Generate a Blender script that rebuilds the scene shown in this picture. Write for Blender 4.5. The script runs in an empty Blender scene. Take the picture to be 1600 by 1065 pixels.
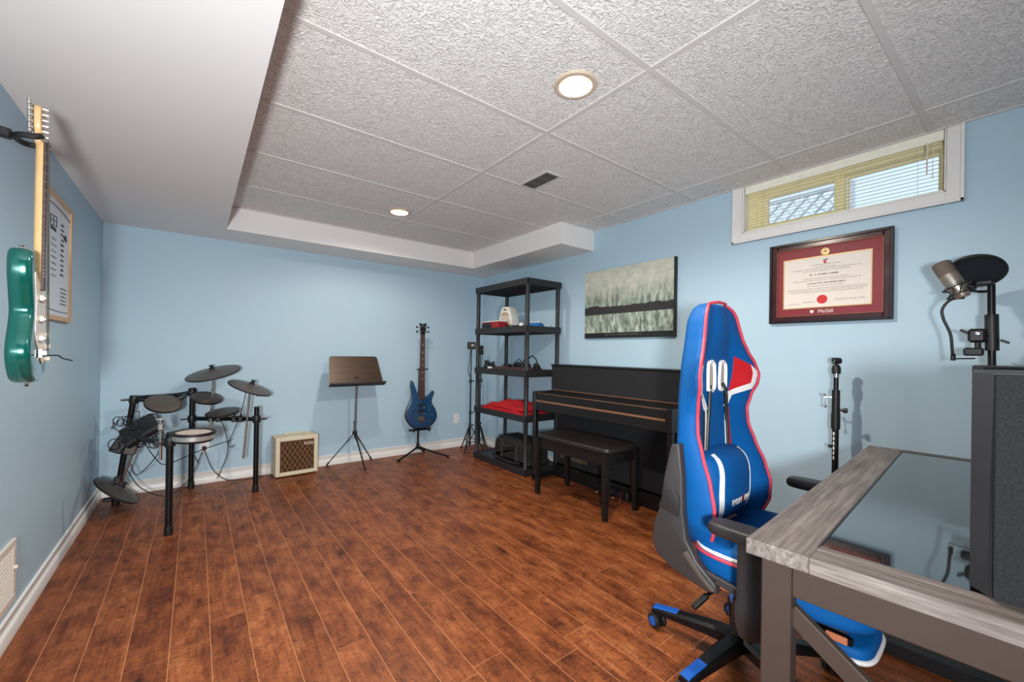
import bpy, bmesh, math, random
from mathutils import Vector, Matrix
random.seed(7)
SC = bpy.context.scene
COL = SC.collection
PI = math.pi

# ------------------------------------------------------------------ camera, world, lights
XL, XR, YB, YN = -0.576, 2.907, 4.406, -1.7      # left wall, right wall, back wall, near wall
ZC, ZS = 2.294, 2.110                            # tile ceiling, soffit underside
EYE = 1.16
cam = bpy.data.cameras.new('camera')
cam.sensor_fit = 'HORIZONTAL'; cam.sensor_width = 36.0
cam.lens = 642.2254 / 1600 * 36.0
cam.shift_y = (549.5025 - 532.5) / 1600
cam.clip_start = 0.02
camo = bpy.data.objects.new('camera', cam); COL.objects.link(camo)
_p, _y, _r = 0.0021, 0.6553, 0.0153
F = Vector((math.sin(_y)*math.cos(_p), math.cos(_y)*math.cos(_p), math.sin(_p)))
R0 = Vector((math.cos(_y), -math.sin(_y), 0)); U0 = R0.cross(F)
R1 = R0*math.cos(_r) + U0*math.sin(_r); U1 = -R0*math.sin(_r) + U0*math.cos(_r)
camo.matrix_world = Matrix(((R1.x, U1.x, -F.x, 0), (R1.y, U1.y, -F.y, 0), (R1.z, U1.z, -F.z, EYE), (0, 0, 0, 1)))
SC.camera = camo
SC.view_settings.view_transform = 'Standard'
SC.view_settings.look = 'None'
SC.view_settings.gamma = 1.0
SC.view_settings.use_curve_mapping = False
SC.view_settings.exposure = 0.22

wd = bpy.data.worlds.new('sky'); SC.world = wd; wd.use_nodes = True
bg = wd.node_tree.nodes['Background']
bg.inputs[0].default_value = (0.62, 0.80, 1.0, 1); bg.inputs[1].default_value = 1.1

def lamp(name, kind, loc, power, color, radius=0.05, **kw):
    l = bpy.data.lights.new(name, kind); l.energy = power; l.color = color
    if kind in ('POINT', 'SPOT'): l.shadow_soft_size = radius
    for k, v in kw.items(): setattr(l, k, v)
    o = bpy.data.objects.new(name, l); o.location = loc; COL.objects.link(o)
    return o
# the photographer's hand-held flash, left of the camera
FLASH_POWER = 285
fo_ = lamp('photo_flash', 'SPOT', (-0.28, -0.40, 1.14), FLASH_POWER, (0.955, 0.985, 1.0), 0.09, spot_size=math.radians(150), spot_blend=1.0)
fo_.rotation_euler = Vector((0.44, 0.90, 0.06)).to_track_quat('-Z', 'Y').to_euler()
CAN_POWER = (22, 10)
CAN_COLOR = (1.0, 0.91, 0.79)

# ------------------------------------------------------------------ materials
def lin(c):
    return tuple(((x/255)/12.92 if x/255 <= 0.04045 else ((x/255+0.055)/1.055)**2.4) for x in c) + (1.0,)
MATS = {}
class NT:
    def __init__(s, name):
        s.m = bpy.data.materials.new(name); s.m.use_nodes = True
        s.t = s.m.node_tree; s.b = s.t.nodes['Principled BSDF']
    def n(s, typ, **kw):
        nd = s.t.nodes.new(typ)
        for k, v in kw.items():
            if k.startswith('i_'): nd.inputs[k[2:]].default_value = v
            else: setattr(nd, k, v)
        return nd
    def l(s, a, b): s.t.links.new(a, b)
    def coord(s, scale=(1, 1, 1), kind='Object'):
        tc = s.n('ShaderNodeTexCoord'); mp = s.n('ShaderNodeMapping')
        mp.inputs['Scale'].default_value = scale
        s.l(tc.outputs[kind], mp.inputs['Vector']); return mp.outputs['Vector']
    def noise(s, vec, scale, detail=3, rough=0.5):
        nd = s.n('ShaderNodeTexNoise'); nd.inputs['Scale'].default_value = scale
        nd.inputs['Detail'].default_value = detail; nd.inputs['Roughness'].default_value = rough
        s.l(vec, nd.inputs['Vector']); return nd.outputs['Fac']
    def ramp(s, fac, stops):
        nd = s.n('ShaderNodeValToRGB'); e = nd.color_ramp.elements
        while len(e) < len(stops): e.new(0.5)
        for el, (p, c) in zip(e, stops): el.position = p; el.color = lin(c)
        s.l(fac, nd.inputs['Fac']); return nd.outputs['Color']
    def mix(s, fac, a, b, mode='MIX'):
        nd = s.n('ShaderNodeMix', data_type='RGBA', blend_type=mode)
        for sock, val in ((nd.inputs[0], fac), (nd.inputs[6], a), (nd.inputs[7], b)):
            if hasattr(val, 'links'): s.l(val, sock)
            else: sock.default_value = val
        return nd.outputs[2]
    def bump(s, h, strength=0.2, dist=0.002):
        nd = s.n('ShaderNodeBump'); nd.inputs['Strength'].default_value = strength
        nd.inputs['Distance'].default_value = dist
        s.l(h, nd.inputs['Height']); s.l(nd.outputs['Normal'], s.b.inputs['Normal'])
def mat(name, rgb, rough=0.5, metal=0.0, var=0.06, vscale=30, bump=0.0, bscale=400, bdist=0.0008, emit=None, coat=0.0, spec=None, trans=0.0, ior=None):
    if name in MATS: return MATS[name]
    t = NT(name); b = t.b
    v = t.coord()
    c = lin(rgb)
    if var > 0:
        f = t.noise(v, vscale, 4)
        d = tuple(max(0, x*(1-var*2)) for x in c[:3])+(1,); u = tuple(min(1, x*(1+var*2)) for x in c[:3])+(1,)
        t.l(t.mix(f, d, u), b.inputs['Base Color'])
    else: b.inputs['Base Color'].default_value = c
    b.inputs['Roughness'].default_value = rough; b.inputs['Metallic'].default_value = metal
    if bump > 0: t.bump(t.noise(v, bscale, 2), bump, bdist)
    if emit: b.inputs['Emission Color'].default_value = lin(emit[0]); b.inputs['Emission Strength'].default_value = emit[1]
    if coat: b.inputs['Coat Weight'].default_value = coat; b.inputs['Coat Roughness'].default_value = 0.05
    if spec is not None: b.inputs['Specular IOR Level'].default_value = spec
    if trans: b.inputs['Transmission Weight'].default_value = trans
    if ior: b.inputs['IOR'].default_value = ior
    MATS[name] = t.m; return t.m

def wood_floor():
    t = NT('floor_wood'); b = t.b
    oi = t.n('ShaderNodeObjectInfo'); tc = t.n('ShaderNodeTexCoord')
    cb = t.n('ShaderNodeCombineXYZ'); mm = t.n('ShaderNodeMath', operation='MULTIPLY'); mm.inputs[1].default_value = 37.0
    t.l(oi.outputs['Random'], mm.inputs[0])
    for k in range(3): t.l(mm.outputs[0], cb.inputs[k])
    ad = t.n('ShaderNodeVectorMath', operation='ADD'); t.l(tc.outputs['Object'], ad.inputs[0]); t.l(cb.outputs[0], ad.inputs[1])
    def sc(v):
        mp = t.n('ShaderNodeMapping'); mp.inputs['Scale'].default_value = v; t.l(ad.outputs[0], mp.inputs['Vector']); return mp.outputs['Vector']
    big = t.noise(sc((6, 2.6, 1)), 2.2, 8, 0.68)
    grain = t.noise(sc((40, 3.0, 1)), 1.6, 6, 0.7)
    cross = t.noise(sc((12, 46, 1)), 1.3, 8, 0.72)
    c1 = t.ramp(big, [(0.32, (92, 48, 28)), (0.44, (138, 74, 40)), (0.56, (164, 94, 52)), (0.70, (188, 118, 72))])
    c2 = t.ramp(grain, [(0.30, (170, 156, 148)), (0.55, (255, 255, 255)), (0.8, (255, 246, 236))])
    c3 = t.ramp(cross, [(0.30, (150, 130, 118)), (0.46, (255, 255, 255)), (0.75, (255, 250, 240))])
    a = t.mix(0.75, c1, c2, 'MULTIPLY'); a = t.mix(0.85, a, c3, 'MULTIPLY')
    fleck = t.noise(sc((55, 120, 1)), 1.0, 6, 0.75)
    c4 = t.ramp(fleck, [(0.34, (96, 76, 66)), (0.46, (255, 255, 255)), (0.62, (255, 255, 255))])
    a = t.mix(0.8, a, c4, 'MULTIPLY')
    lite = t.noise(sc((7, 75, 1)), 1.6, 6, 0.7)
    lf = t.ramp(lite, [(0.54, (0, 0, 0)), (0.72, (110, 110, 110))])
    a = t.mix(lf, a, lin((196, 126, 78)))
    tone = t.ramp(oi.outputs['Random'], [(0.0, (215, 208, 205)), (1.0, (255, 255, 255))])
    a = t.mix(0.85, a, tone, 'MULTIPLY')
    t.l(a, b.inputs['Base Color'])
    rr = t.n('ShaderNodeMapRange'); t.l(cross, rr.inputs[0]); rr.inputs[3].default_value = 0.34; rr.inputs[4].default_value = 0.52
    t.l(rr.outputs[0], b.inputs['Roughness'])
    b.inputs['Specular IOR Level'].default_value = 0.28
    t.bump(cross, 0.14, 0.0035)
    return t.m
def desk_wood(name, along):
    t = NT(name); b = t.b
    s = (1.2, 26, 26) if along == 'x' else (26, 1.2, 26)
    v = t.coord(s); w = t.coord((2, 9, 9) if along == 'x' else (9, 2, 9))
    n1 = t.noise(v, 3.2, 6, 0.7); n2 = t.noise(w, 1.6, 4, 0.6)
    a = t.ramp(n1, [(0.28, (74, 67, 64)), (0.48, (112, 102, 97)), (0.72, (150, 140, 134))])
    c = t.ramp(n2, [(0.3, (190, 182, 180)), (0.6, (255, 255, 255))])
    t.l(t.mix(0.8, a, c, 'MULTIPLY'), b.inputs['Base Color'])
    b.inputs['Roughness'].default_value = 0.5
    t.bump(n1, 0.35, 0.001); return t.m
def ceiling_tile_mat():
    t = NT('ceiling_tile_texture'); b = t.b
    v = t.coord()
    n = t.n('ShaderNodeTexNoise'); n.inputs['Scale'].default_value = 40; n.inputs['Detail'].default_value = 2.5; n.inputs['Distortion'].default_value = 2.6
    t.l(v, n.inputs['Vector'])
    c = t.ramp(n.outputs['Fac'], [(0.36, (208, 206, 204)), (0.5, (232, 230, 228)), (0.66, (242, 240, 238))])
    t.l(c, b.inputs['Base Color']); b.inputs['Roughness'].default_value = 0.9
    t.bump(n.outputs['Fac'], 0.8, 0.009); return t.m
def poster_mat():
    # a plain misty grey-green print: pale sky, soft towers, one dark band
    t = NT('poster_print'); b = t.b
    tc = t.n('ShaderNodeTexCoord'); sp = t.n('ShaderNodeSeparateXYZ'); t.l(tc.outputs['Object'], sp.inputs[0])
    base = t.coord((1, 14, 5)); fine = t.coord((1, 36, 14)); soft = t.coord((1, 5, 9))
    nb = t.noise(base, 2.0, 5, 0.65); nf = t.noise(fine, 1.6, 4, 0.6); ns = t.noise(soft, 1.4, 4, 0.6)
    hz = t.n('ShaderNodeMapRange'); t.l(sp.outputs[2], hz.inputs[0]); hz.inputs[1].default_value = 0.0; hz.inputs[2].default_value = 0.61
    zf = hz.outputs[0]
    city = t.ramp(nb, [(0.28, (66, 78, 72)), (0.45, (130, 146, 134)), (0.6, (186, 196, 180)), (0.75, (222, 224, 208))])
    det = t.ramp(nf, [(0.3, (150, 152, 146)), (0.6, (255, 255, 255))])
    city = t.mix(0.7, city, det, 'MULTIPLY')
    haze = t.ramp(ns, [(0.3, (168, 180, 168)), (0.7, (220, 214, 196))])
    def m(op, a, bb):
        nd = t.n('ShaderNodeMath', operation=op)
        for k, x in enumerate((a, bb)):
            if hasattr(x, 'links'): t.l(x, nd.inputs[k])
            else: nd.inputs[k].default_value = x
        return nd.outputs[0]
    wob = m('ADD', zf, m('MULTIPLY', m('SUBTRACT', nb, 0.5), 0.22))
    sky = t.n('ShaderNodeMapRange'); t.l(wob, sky.inputs[0]); sky.inputs[1].default_value = 0.52; sky.inputs[2].default_value = 0.80
    col = t.mix(sky.outputs[0], city, haze)
    wob2 = m('ADD', zf, m('MULTIPLY', m('SUBTRACT', ns, 0.5), 0.10))
    up = m('LESS_THAN', wob2, 0.46); lo = m('GREATER_THAN', zf, 0.345)
    band = m('MULTIPLY', up, lo)
    col = t.mix(band, col, lin((42, 40, 40)))
    t.l(col, b.inputs['Base Color']); b.inputs['Roughness'].default_value = 0.35
    return t.m
def amp_cloth():
    t = NT('amp_grille_cloth'); b = t.b
    tc = t.n('ShaderNodeTexCoord'); sp = t.n('ShaderNodeSeparateXYZ'); t.l(tc.outputs['Object'], sp.inputs[0])
    def m(op, a, bb=0.0):
        nd = t.n('ShaderNodeMath', operation=op)
        for k, x in enumerate((a, bb)):
            if hasattr(x, 'links'): t.l(x, nd.inputs[k])
            else: nd.inputs[k].default_value = x
        return nd.outputs[0]
    x, z = sp.outputs[0], sp.outputs[2]
    def stripe(sign):
        q = m('ADD', m('MULTIPLY', x, 24.0), m('MULTIPLY', z, 15.0*sign)); return m('LESS_THAN', m('FRACT', q), 0.10)
    k = m('MAXIMUM', stripe(1), stripe(-1))
    n = t.noise(t.coord((300, 300, 300)), 1, 2)
    base = t.ramp(n, [(0.3, (48, 26, 14)), (0.7, (84, 50, 28))])
    t.l(t.mix(k, base, lin((150, 112, 66))), b.inputs['Base Color']); b.inputs['Roughness'].default_value = 0.9
    return t.m

M = dict(
    wall=mat('wall_paint_blue', (176, 203, 219), 0.55, var=0.012, vscale=3, bump=0.12, bscale=260),
    soffit=mat('soffit_paint', (236, 233, 231), 0.7, var=0.012, vscale=4, bump=0.06, bscale=300),
    nearwall=mat('near_wall_paint', (226, 224, 222), 0.7, var=0.012, vscale=4),
    white=mat('white_trim', (232, 229, 226), 0.35, var=0.015),
    floorbase=mat('floor_joint', (212, 146, 98), 0.6),
    plank=wood_floor(), tile=ceiling_tile_mat(),
    tee=mat('tee_grid', (212, 209, 207), 0.5, var=0.02),
    black=mat('black_plastic', (24, 24, 26), 0.45, var=0.05),
    blackmetal=mat('black_metal', (18, 18, 20), 0.35, metal=0.3, var=0.05),
    rubber=mat('pad_rubber', (82, 74, 68), 0.42, var=0.06, vscale=60, bump=0.08, bscale=500),
    rubberedge=mat('pad_edge', (20, 20, 21), 0.5),
    chrome=mat('chrome', (205, 203, 200), 0.18, metal=1.0, var=0.03),
    steel=mat('brushed_steel', (150, 148, 145), 0.32, metal=1.0, var=0.05),
    shelf=mat('shelf_plastic', (36, 35, 37), 0.5, var=0.07, bump=0.15, bscale=300),
    piano=mat('piano_black', (20, 19, 20), 0.38, var=0.06, vscale=12),
    pianocloth=mat('piano_panel_cloth', (23, 24, 27), 0.85, bump=0.3, bscale=900),
    copper=mat('copper_tone', (150, 106, 78), 0.38, metal=0.4),  # also colours the painted highlights on the piano
    leather=mat('bench_leather', (33, 28, 26), 0.38, bump=0.25, bscale=350),
    blue=mat('chair_blue', (4, 84, 150), 0.62, var=0.04, vscale=14, bump=0.25, bscale=520, spec=0.2),
    red=mat('chair_red', (196, 26, 36), 0.5, bump=0.2, bscale=520),
    pink=mat('red_piping', (206, 66, 84), 0.5),
    chairwhite=mat('chair_white', (232, 228, 226), 0.45),
    chairdark=mat('chair_plastic', (54, 50, 50), 0.48, var=0.05, bump=0.12, bscale=600),
    armpad=mat('armrest_pad', (38, 36, 36), 0.5, bump=0.1, bscale=600),
    bluecap=mat('blue_cap', (24, 88, 176), 0.35),
    deskx=desk_wood('grey_oak_laminate_long', 'x'), desky=desk_wood('grey_oak_laminate_short', 'y'),
    deskmetal=mat('desk_brown_metal', (68, 56, 50), 0.42, metal=0.2, var=0.03),
    deskblack=mat('desk_black_edge', (22, 22, 24), 0.4),
    deskglass=mat('desk_black_glass', (10, 12, 14), 0.03, var=0.0, spec=0.8, coat=0.6),
    speaker=mat('speaker_shell', (40, 40, 42), 0.42, var=0.03),
    speakercloth=mat('speaker_cloth', (36, 36, 38), 0.95, var=0.35, vscale=260, bump=0.5, bscale=700, spec=0.15),
    cream=mat('window_cream', (244, 228, 178), 0.45),
    blind=mat('blind_slat', (248, 243, 226), 0.4),
    cord=mat('blind_cord', (222, 216, 200), 0.7),
    frame=mat('diploma_frame', (58, 14, 20), 0.2, coat=0.6, var=0.1, vscale=8),
    framedark=mat('diploma_frame_edge', (26, 16, 22), 0.25, coat=0.4),
    mat_=mat('diploma_mat', (126, 16, 36), 0.45),
    gold=mat('gold_fillet', (206, 174, 120), 0.35, metal=0.4),
    paper=mat('diploma_paper', (228, 218, 208), 0.7, var=0.02),
    ink=mat('ink', (70, 62, 64), 0.8), redink=mat('red_seal', (206, 32, 40), 0.6),
    letter=mat('white_letter', (238, 232, 226), 0.5, var=0.0),
    poster=poster_mat(), posteredge=mat('poster_edge', (20, 20, 22), 0.5),
    teal=mat('teal_paint', (3, 92, 82), 0.16, metal=0.35, var=0.05, vscale=10, coat=0.8),
    maple=mat('maple', (222, 182, 128), 0.35, var=0.1, vscale=18),
    rosewood=mat('rosewood', (72, 44, 34), 0.45, var=0.1),
    pearl=mat('pickguard', (226, 218, 204), 0.3),
    bassblue=mat('bass_blue', (30, 76, 116), 0.18, metal=0.2, var=0.18, vscale=7, coat=0.8),
    bassedge=mat('bass_edge', (16, 16, 24), 0.25, coat=0.5),
    basshead=mat('bass_headstock', (16, 15, 18), 0.25),
    msdesk=mat('music_desk', (74, 58, 46), 0.38, metal=0.45, var=0.12, vscale=5),
    ampskin=mat('amp_cream_vinyl', (218, 206, 180), 0.6, bump=0.3, bscale=420),
    ampcloth=amp_cloth(),
    snarehead=mat('snare_head', (216, 196, 180), 0.5), silver=mat('silver_rim', (186, 184, 182), 0.35, metal=0.6),
    board=mat('whiteboard', (214, 218, 224), 0.25, var=0.01), boardframe=mat('whiteboard_frame', (204, 168, 126), 0.5, var=0.08),
    marker=mat('marker_ink', (34, 42, 56), 0.7),
    ventcream=mat('vent_cream', (222, 212, 200), 0.45), dark=mat('dark_cavity', (16, 15, 15), 0.9),
    redbox=mat('red_box', (150, 22, 28), 0.5), heater=mat('white_plastic', (226, 222, 214), 0.35),
    tan=mat('tan_inside', (166, 140, 104), 0.7), bluebox=mat('blue_pedal', (30, 98, 170), 0.4),
    redcloth=mat('red_fleece', (176, 12, 24), 0.95, var=0.15, vscale=40, bump=0.6, bscale=220, bdist=0.003),
    bag=mat('bag_nylon', (27, 25, 26), 0.7, var=0.12, vscale=40, bump=0.5, bscale=160, bdist=0.002),
    strap=mat('bag_strap', (52, 45, 42), 0.7),
    cable=mat('cable', (16, 16, 18), 0.5),
    outlet=mat('outlet_plastic', (232, 230, 228), 0.4),
    mic=mat('mic_body', (176, 164, 152), 0.32, metal=0.8), micgrille=mat('mic_grille', (120, 108, 100), 0.45, metal=0.7, bump=1.0, bscale=900, bdist=0.002),
    popmesh=mat('pop_mesh', (20, 28, 36), 0.8, bump=0.4, bscale=900),
    trimring=mat('light_trim', (206, 188, 166), 0.35), reflector=mat('light_reflector', (236, 206, 166), 0.22, metal=0.3),
    bulb=mat('bulb', (255, 236, 200), 0.4, var=0, emit=((255, 226, 178), 14.0)),
    lattice=mat('lattice_white', (236, 236, 236), 0.6), fence=mat('fence_grey', (150, 146, 140), 0.8),
    orange=mat('copper_tag', (214, 132, 96), 0.35, metal=0.3), ductgrey=mat('duct_grey', (120, 118, 116), 0.6),
    olive=mat('olive_grille', (74, 66, 48), 0.8),
)
gl = NT('window_glass'); gl.b.inputs['Base Color'].default_value = (1, 1, 1, 1); gl.b.inputs['Roughness'].default_value = 0.0
_tr = gl.n('ShaderNodeBsdfTransparent'); _gs = gl.n('ShaderNodeBsdfGlossy'); _gs.inputs['Roughness'].default_value = 0.02
_fr = gl.n('ShaderNodeFresnel'); _mx = gl.n('ShaderNodeMixShader')
gl.l(_fr.outputs[0], _mx.inputs[0]); gl.l(_tr.outputs[0], _mx.inputs[1]); gl.l(_gs.outputs[0], _mx.inputs[2])
gl.l(_mx.outputs[0], gl.t.nodes['Material Output'].inputs['Surface'])
M['glass'] = gl.m

# ------------------------------------------------------------------ mesh helpers
def frame_from(d):
    d = Vector(d).normalized()
    a = Vector((0, 0, 1)) if abs(d.z) < 0.9 else Vector((1, 0, 0))
    x = a.cross(d).normalized(); y = d.cross(x)
    return x, y, d
def catmull(pts, n=8, closed=False):
    P = [Vector(p) for p in pts]; out = []; N = len(P)
    for i in range(N if closed else N-1):
        if closed: a, b, c, d = P[(i-1) % N], P[i], P[(i+1) % N], P[(i+2) % N]
        else: a, b, c, d = P[max(i-1, 0)], P[i], P[i+1], P[min(i+2, N-1)]
        for k in range(n):
            t = k/n
            out.append(0.5*((2*b) + (c-a)*t + (2*a-5*b+4*c-d)*t*t + (3*b-a-3*c+d)*t**3))
    if not closed: out.append(P[-1])
    return out
class MB:
    def __init__(s): s.v = []; s.f = []
    def add(s, vs, fs):
        o = len(s.v); s.v += [Vector(v) for v in vs]; s.f += [tuple(i+o for i in f) for f in fs]; return s
    def box(s, c, d, bev=0.0, rot=None):
        c = Vector(c); h = [x/2 for x in d]; b = min([bev]+[x*0.49 for x in h]) if bev else 0
        if not b:
            vs = [Vector((sx*h[0], sy*h[1], sz*h[2])) for sx in (-1, 1) for sy in (-1, 1) for sz in (-1, 1)]
            fs = [(0, 1, 3, 2), (4, 6, 7, 5), (0, 4, 5, 1), (2, 3, 7, 6), (0, 2, 6, 4), (1, 5, 7, 3)]
        else:
            vs = []; idx = {}
            for sx in (-1, 1):
                for sy in (-1, 1):
                    for sz in (-1, 1):
                        sg = (sx, sy, sz)
                        for ax in range(3):
                            p = [sg[k]*(h[k] if k == ax else h[k]-b) for k in range(3)]
                            idx[(sg, ax)] = len(vs); vs.append(Vector(p))
            fs = []
            for ax in range(3):
                u, w = (ax+1) % 3, (ax+2) % 3
                for sg in (-1, 1):
                    def k(a, bb):
                        q = [0, 0, 0]; q[ax] = sg; q[u] = a; q[w] = bb; return idx[(tuple(q), ax)]
                    f = [k(-1, -1), k(1, -1), k(1, 1), k(-1, 1)]
                    fs.append(tuple(f if sg > 0 else f[::-1]))
            for ax in range(3):
                u, w = (ax+1) % 3, (ax+2) % 3
                for su in (-1, 1):
                    for sw in (-1, 1):
                        q0 = [0, 0, 0]; q0[u] = su; q0[w] = sw; q1 = list(q0); q0[ax] = -1; q1[ax] = 1
                        f = [idx[(tuple(q0), u)], idx[(tuple(q1), u)], idx[(tuple(q1), w)], idx[(tuple(q0), w)]]
                        fs.append(tuple(f if su*sw < 0 else f[::-1]))
            for sx in (-1, 1):
                for sy in (-1, 1):
                    for sz in (-1, 1):
                        f = [idx[((sx, sy, sz), a)] for a in range(3)]
                        fs.append(tuple(f if sx*sy*sz > 0 else f[::-1]))
        if rot is not None: vs = [rot @ v for v in vs]
        return s.add([v+c for v in vs], fs)
    def bar(s, p0, p1, w, h, bev=0.0, up=(0, 0, 1)):
        p0, p1 = Vector(p0), Vector(p1); d = p1-p0; L = d.length; d = d/L
        x = d.cross(Vector(up))
        x = x.normalized() if x.length > 1e-4 else Vector((1, 0, 0))
        z = x.cross(d)
        rot = Matrix((x, d, z)).transposed()
        return s.box((p0+p1)/2, (w, L, h), bev, rot)
    def cyl(s, p0, p1, r0, r1=None, n=16):
        r1 = r0 if r1 is None else r1
        return s.rings([p0, p1], [r0, r1], n)
    def rings(s, pts, rad, n=16, cap=True):
        P = [Vector(p) for p in pts]
        x, y, d = frame_from(P[-1]-P[0]) if (P[-1]-P[0]).length > 1e-6 else frame_from(P[1]-P[0])
        vs = []; fs = []; prev = None
        for i, p in enumerate(P):
            t = (P[min(i+1, len(P)-1)]-P[max(i-1, 0)])
            t = t.normalized() if t.length > 1e-9 else d
            if prev is None: x, y, _ = frame_from(t)
            else:
                x = x - t*x.dot(t)
                x = x.normalized() if x.length > 1e-6 else frame_from(t)[0]
                y = t.cross(x)
            prev = t
            r = rad[i] if isinstance(rad, (list, tuple)) else rad
            for k in range(n):
                a = 2*PI*k/n; vs.append(p + x*(r*math.cos(a)) + y*(r*math.sin(a)))
        for i in range(len(P)-1):
            for k in range(n):
                a, b = i*n+k, i*n+(k+1) % n; fs.append((a, b, b+n, a+n))
        if cap: fs.append(tuple(range(n-1, -1, -1))); o = (len(P)-1)*n; fs.append(tuple(o+k for k in range(n)))
        return s.add(vs, fs)
    def tube(s, pts, r, n=8, sm=6, closed=False):
        P = catmull(pts, sm, closed) if sm > 1 else [Vector(p) for p in pts]
        if closed: P.append(P[0])
        return s.rings(P, r, n, cap=not closed)
    def lathe(s, prof, o=(0, 0, 0), axis=(0, 0, 1), n=32, closed=False):
        x, y, d = frame_from(axis); o = Vector(o); vs = []; fs = []
        for (r, z) in prof:
            for k in range(n):
                a = 2*PI*k/n; vs.append(o + d*z + x*(r*math.cos(a)) + y*(r*math.sin(a)))
        m = len(prof)
        for i in range(m if closed else m-1):
            j = (i+1) % m
            for k in range(n):
                l = (k+1) % n; fs.append((i*n+k, i*n+l, j*n+l, j*n+k))
        if not closed:
            if prof[0][0] > 1e-6: fs.append(tuple(range(n-1, -1, -1)))
            if prof[-1][0] > 1e-6: fs.append(tuple((m-1)*n+k for k in range(n)))
        return s.add(vs, fs)
    def sphere(s, c, r, sc=(1, 1, 1), n=16, m=10):
        c = Vector(c); vs = []; fs = []
        for i in range(m+1):
            th = PI*i/m
            for k in range(n):
                a = 2*PI*k/n; vs.append(c+Vector((sc[0]*r*math.sin(th)*math.cos(a), sc[1]*r*math.sin(th)*math.sin(a), -sc[2]*r*math.cos(th))))
        for i in range(m):
            for k in range(n):
                a, b = i*n+k, i*n+(k+1) % n; fs.append((a, b, b+n, a+n))
        return s.add(vs, fs)
    def slab(s, outline, t0, t1, mp, bev=0.0, seg=3):
        """extrude a closed 2-D outline from t0 to t1 with rounded rims; mp(u, v, t) -> point"""
        O = [Vector((p[0], p[1])) for p in outline]; N = len(O)
        area = sum(O[i].x*O[(i+1) % N].y-O[(i+1) % N].x*O[i].y for i in range(N))
        if area < 0: O = O[::-1]
        nr = []
        for i in range(N):
            e = (O[(i+1) % N]-O[i-1]); nr.append(Vector((e.y, -e.x)).normalized())
        lay = []
        if bev:
            for k in range(seg+1):
                a = PI/2*k/seg; lay.append((bev*(1-math.sin(a)), t0+bev*(1-math.cos(a))))
            for k in range(seg, -1, -1):
                a = PI/2*k/seg; lay.append((bev*(1-math.sin(a)), t1-bev*(1-math.cos(a))))
        else: lay = [(0, t0), (0, t1)]
        vs = []; fs = []
        for (ins, t) in lay:
            for p, q in zip(O, nr): w = p-q*ins; vs.append(mp(w.x, w.y, t))
        for i in range(len(lay)-1):
            for k in range(N):
                a, b = i*N+k, i*N+(k+1) % N; fs.append((a, b, b+N, a+N))
        fs.append(tuple(range(N-1, -1, -1))); o = (len(lay)-1)*N; fs.append(tuple(o+k for k in range(N)))
        return s.add(vs, fs)
    def mesh(s, name, ang=35):
        me = bpy.data.meshes.new(name); me.from_pydata([tuple(v) for v in s.v], [], s.f)
        bm = bmesh.new(); bm.from_mesh(me)
        bmesh.ops.recalc_face_normals(bm, faces=bm.faces); bm.to_mesh(me); bm.free()
        for p in me.polygons: p.use_smooth = True
        me.set_sharp_from_angle(angle=math.radians(ang))
        return me
INV = {}
def put(name, mb, m, parent=None, world=False, ang=35):
    if world and parent is not None: iv = INV[parent.name]; mb.v = [iv @ v for v in mb.v]
    me = mb.mesh(name, ang); me.materials.append(M[m] if isinstance(m, str) else m)
    o = bpy.data.objects.new(name, me); COL.objects.link(o)
    if parent is not None: o.parent = parent
    return o
def child_world(part):          # sub-parts of a part that sits unrotated in its thing share the thing's frame
    INV[part.name] = INV[part.parent.name]; return part
def tag(o, label=None, cat=None, group=None, kind=None):
    if label: o['label'] = label
    if cat: o['category'] = cat
    if group: o['group'] = group
    if kind: o['kind'] = kind
    return o
def thing(name, label, cat, loc=(0, 0, 0), rz=0.0, group=None):
    o = bpy.data.objects.new(name, None); COL.objects.link(o); o.empty_display_size = 0.05
    o.location = loc; o.rotation_euler = (0, 0, rz)
    INV[o.name] = (Matrix.Translation(Vector(loc)) @ Matrix.Rotation(rz, 4, 'Z')).inverted()
    return tag(o, label, cat, group)
def copy_tree(o, parent=None):
    c = o.copy(); COL.objects.link(c); c.parent = parent
    for ch in list(o.children): copy_tree(ch, c)
    return c
def struct(name, mb, m, parent=None, **kw):
    o = put(name, mb, m, parent)
    if parent is None: o['kind'] = 'structure'
    INV[o.name] = Matrix.Identity(4)
    return o
def text(name, body, size, m, parent, mtx, extrude=0.0006, shear=0.0, spacing=1.0):
    cu = bpy.data.curves.new(name, 'FONT'); cu.body = body; cu.size = size; cu.extrude = extrude
    cu.align_x = 'CENTER'; cu.align_y = 'CENTER'; cu.shear = shear; cu.space_character = spacing; cu.resolution_u = 3
    to = bpy.data.objects.new('tmp', cu); COL.objects.link(to)
    dg = bpy.context.evaluated_depsgraph_get()
    me = bpy.data.meshes.new_from_object(to.evaluated_get(dg)); bpy.data.objects.remove(to)
    me.name = name; me.transform(mtx); me.materials.clear(); me.materials.append(M[m])
    o = bpy.data.objects.new(name, me); COL.objects.link(o); o.parent = parent
    return o
def axes(o, x, y, z):
    return Matrix(((x[0], y[0], z[0], o[0]), (x[1], y[1], z[1], o[1]), (x[2], y[2], z[2], o[2]), (0, 0, 0, 1)))

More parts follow.
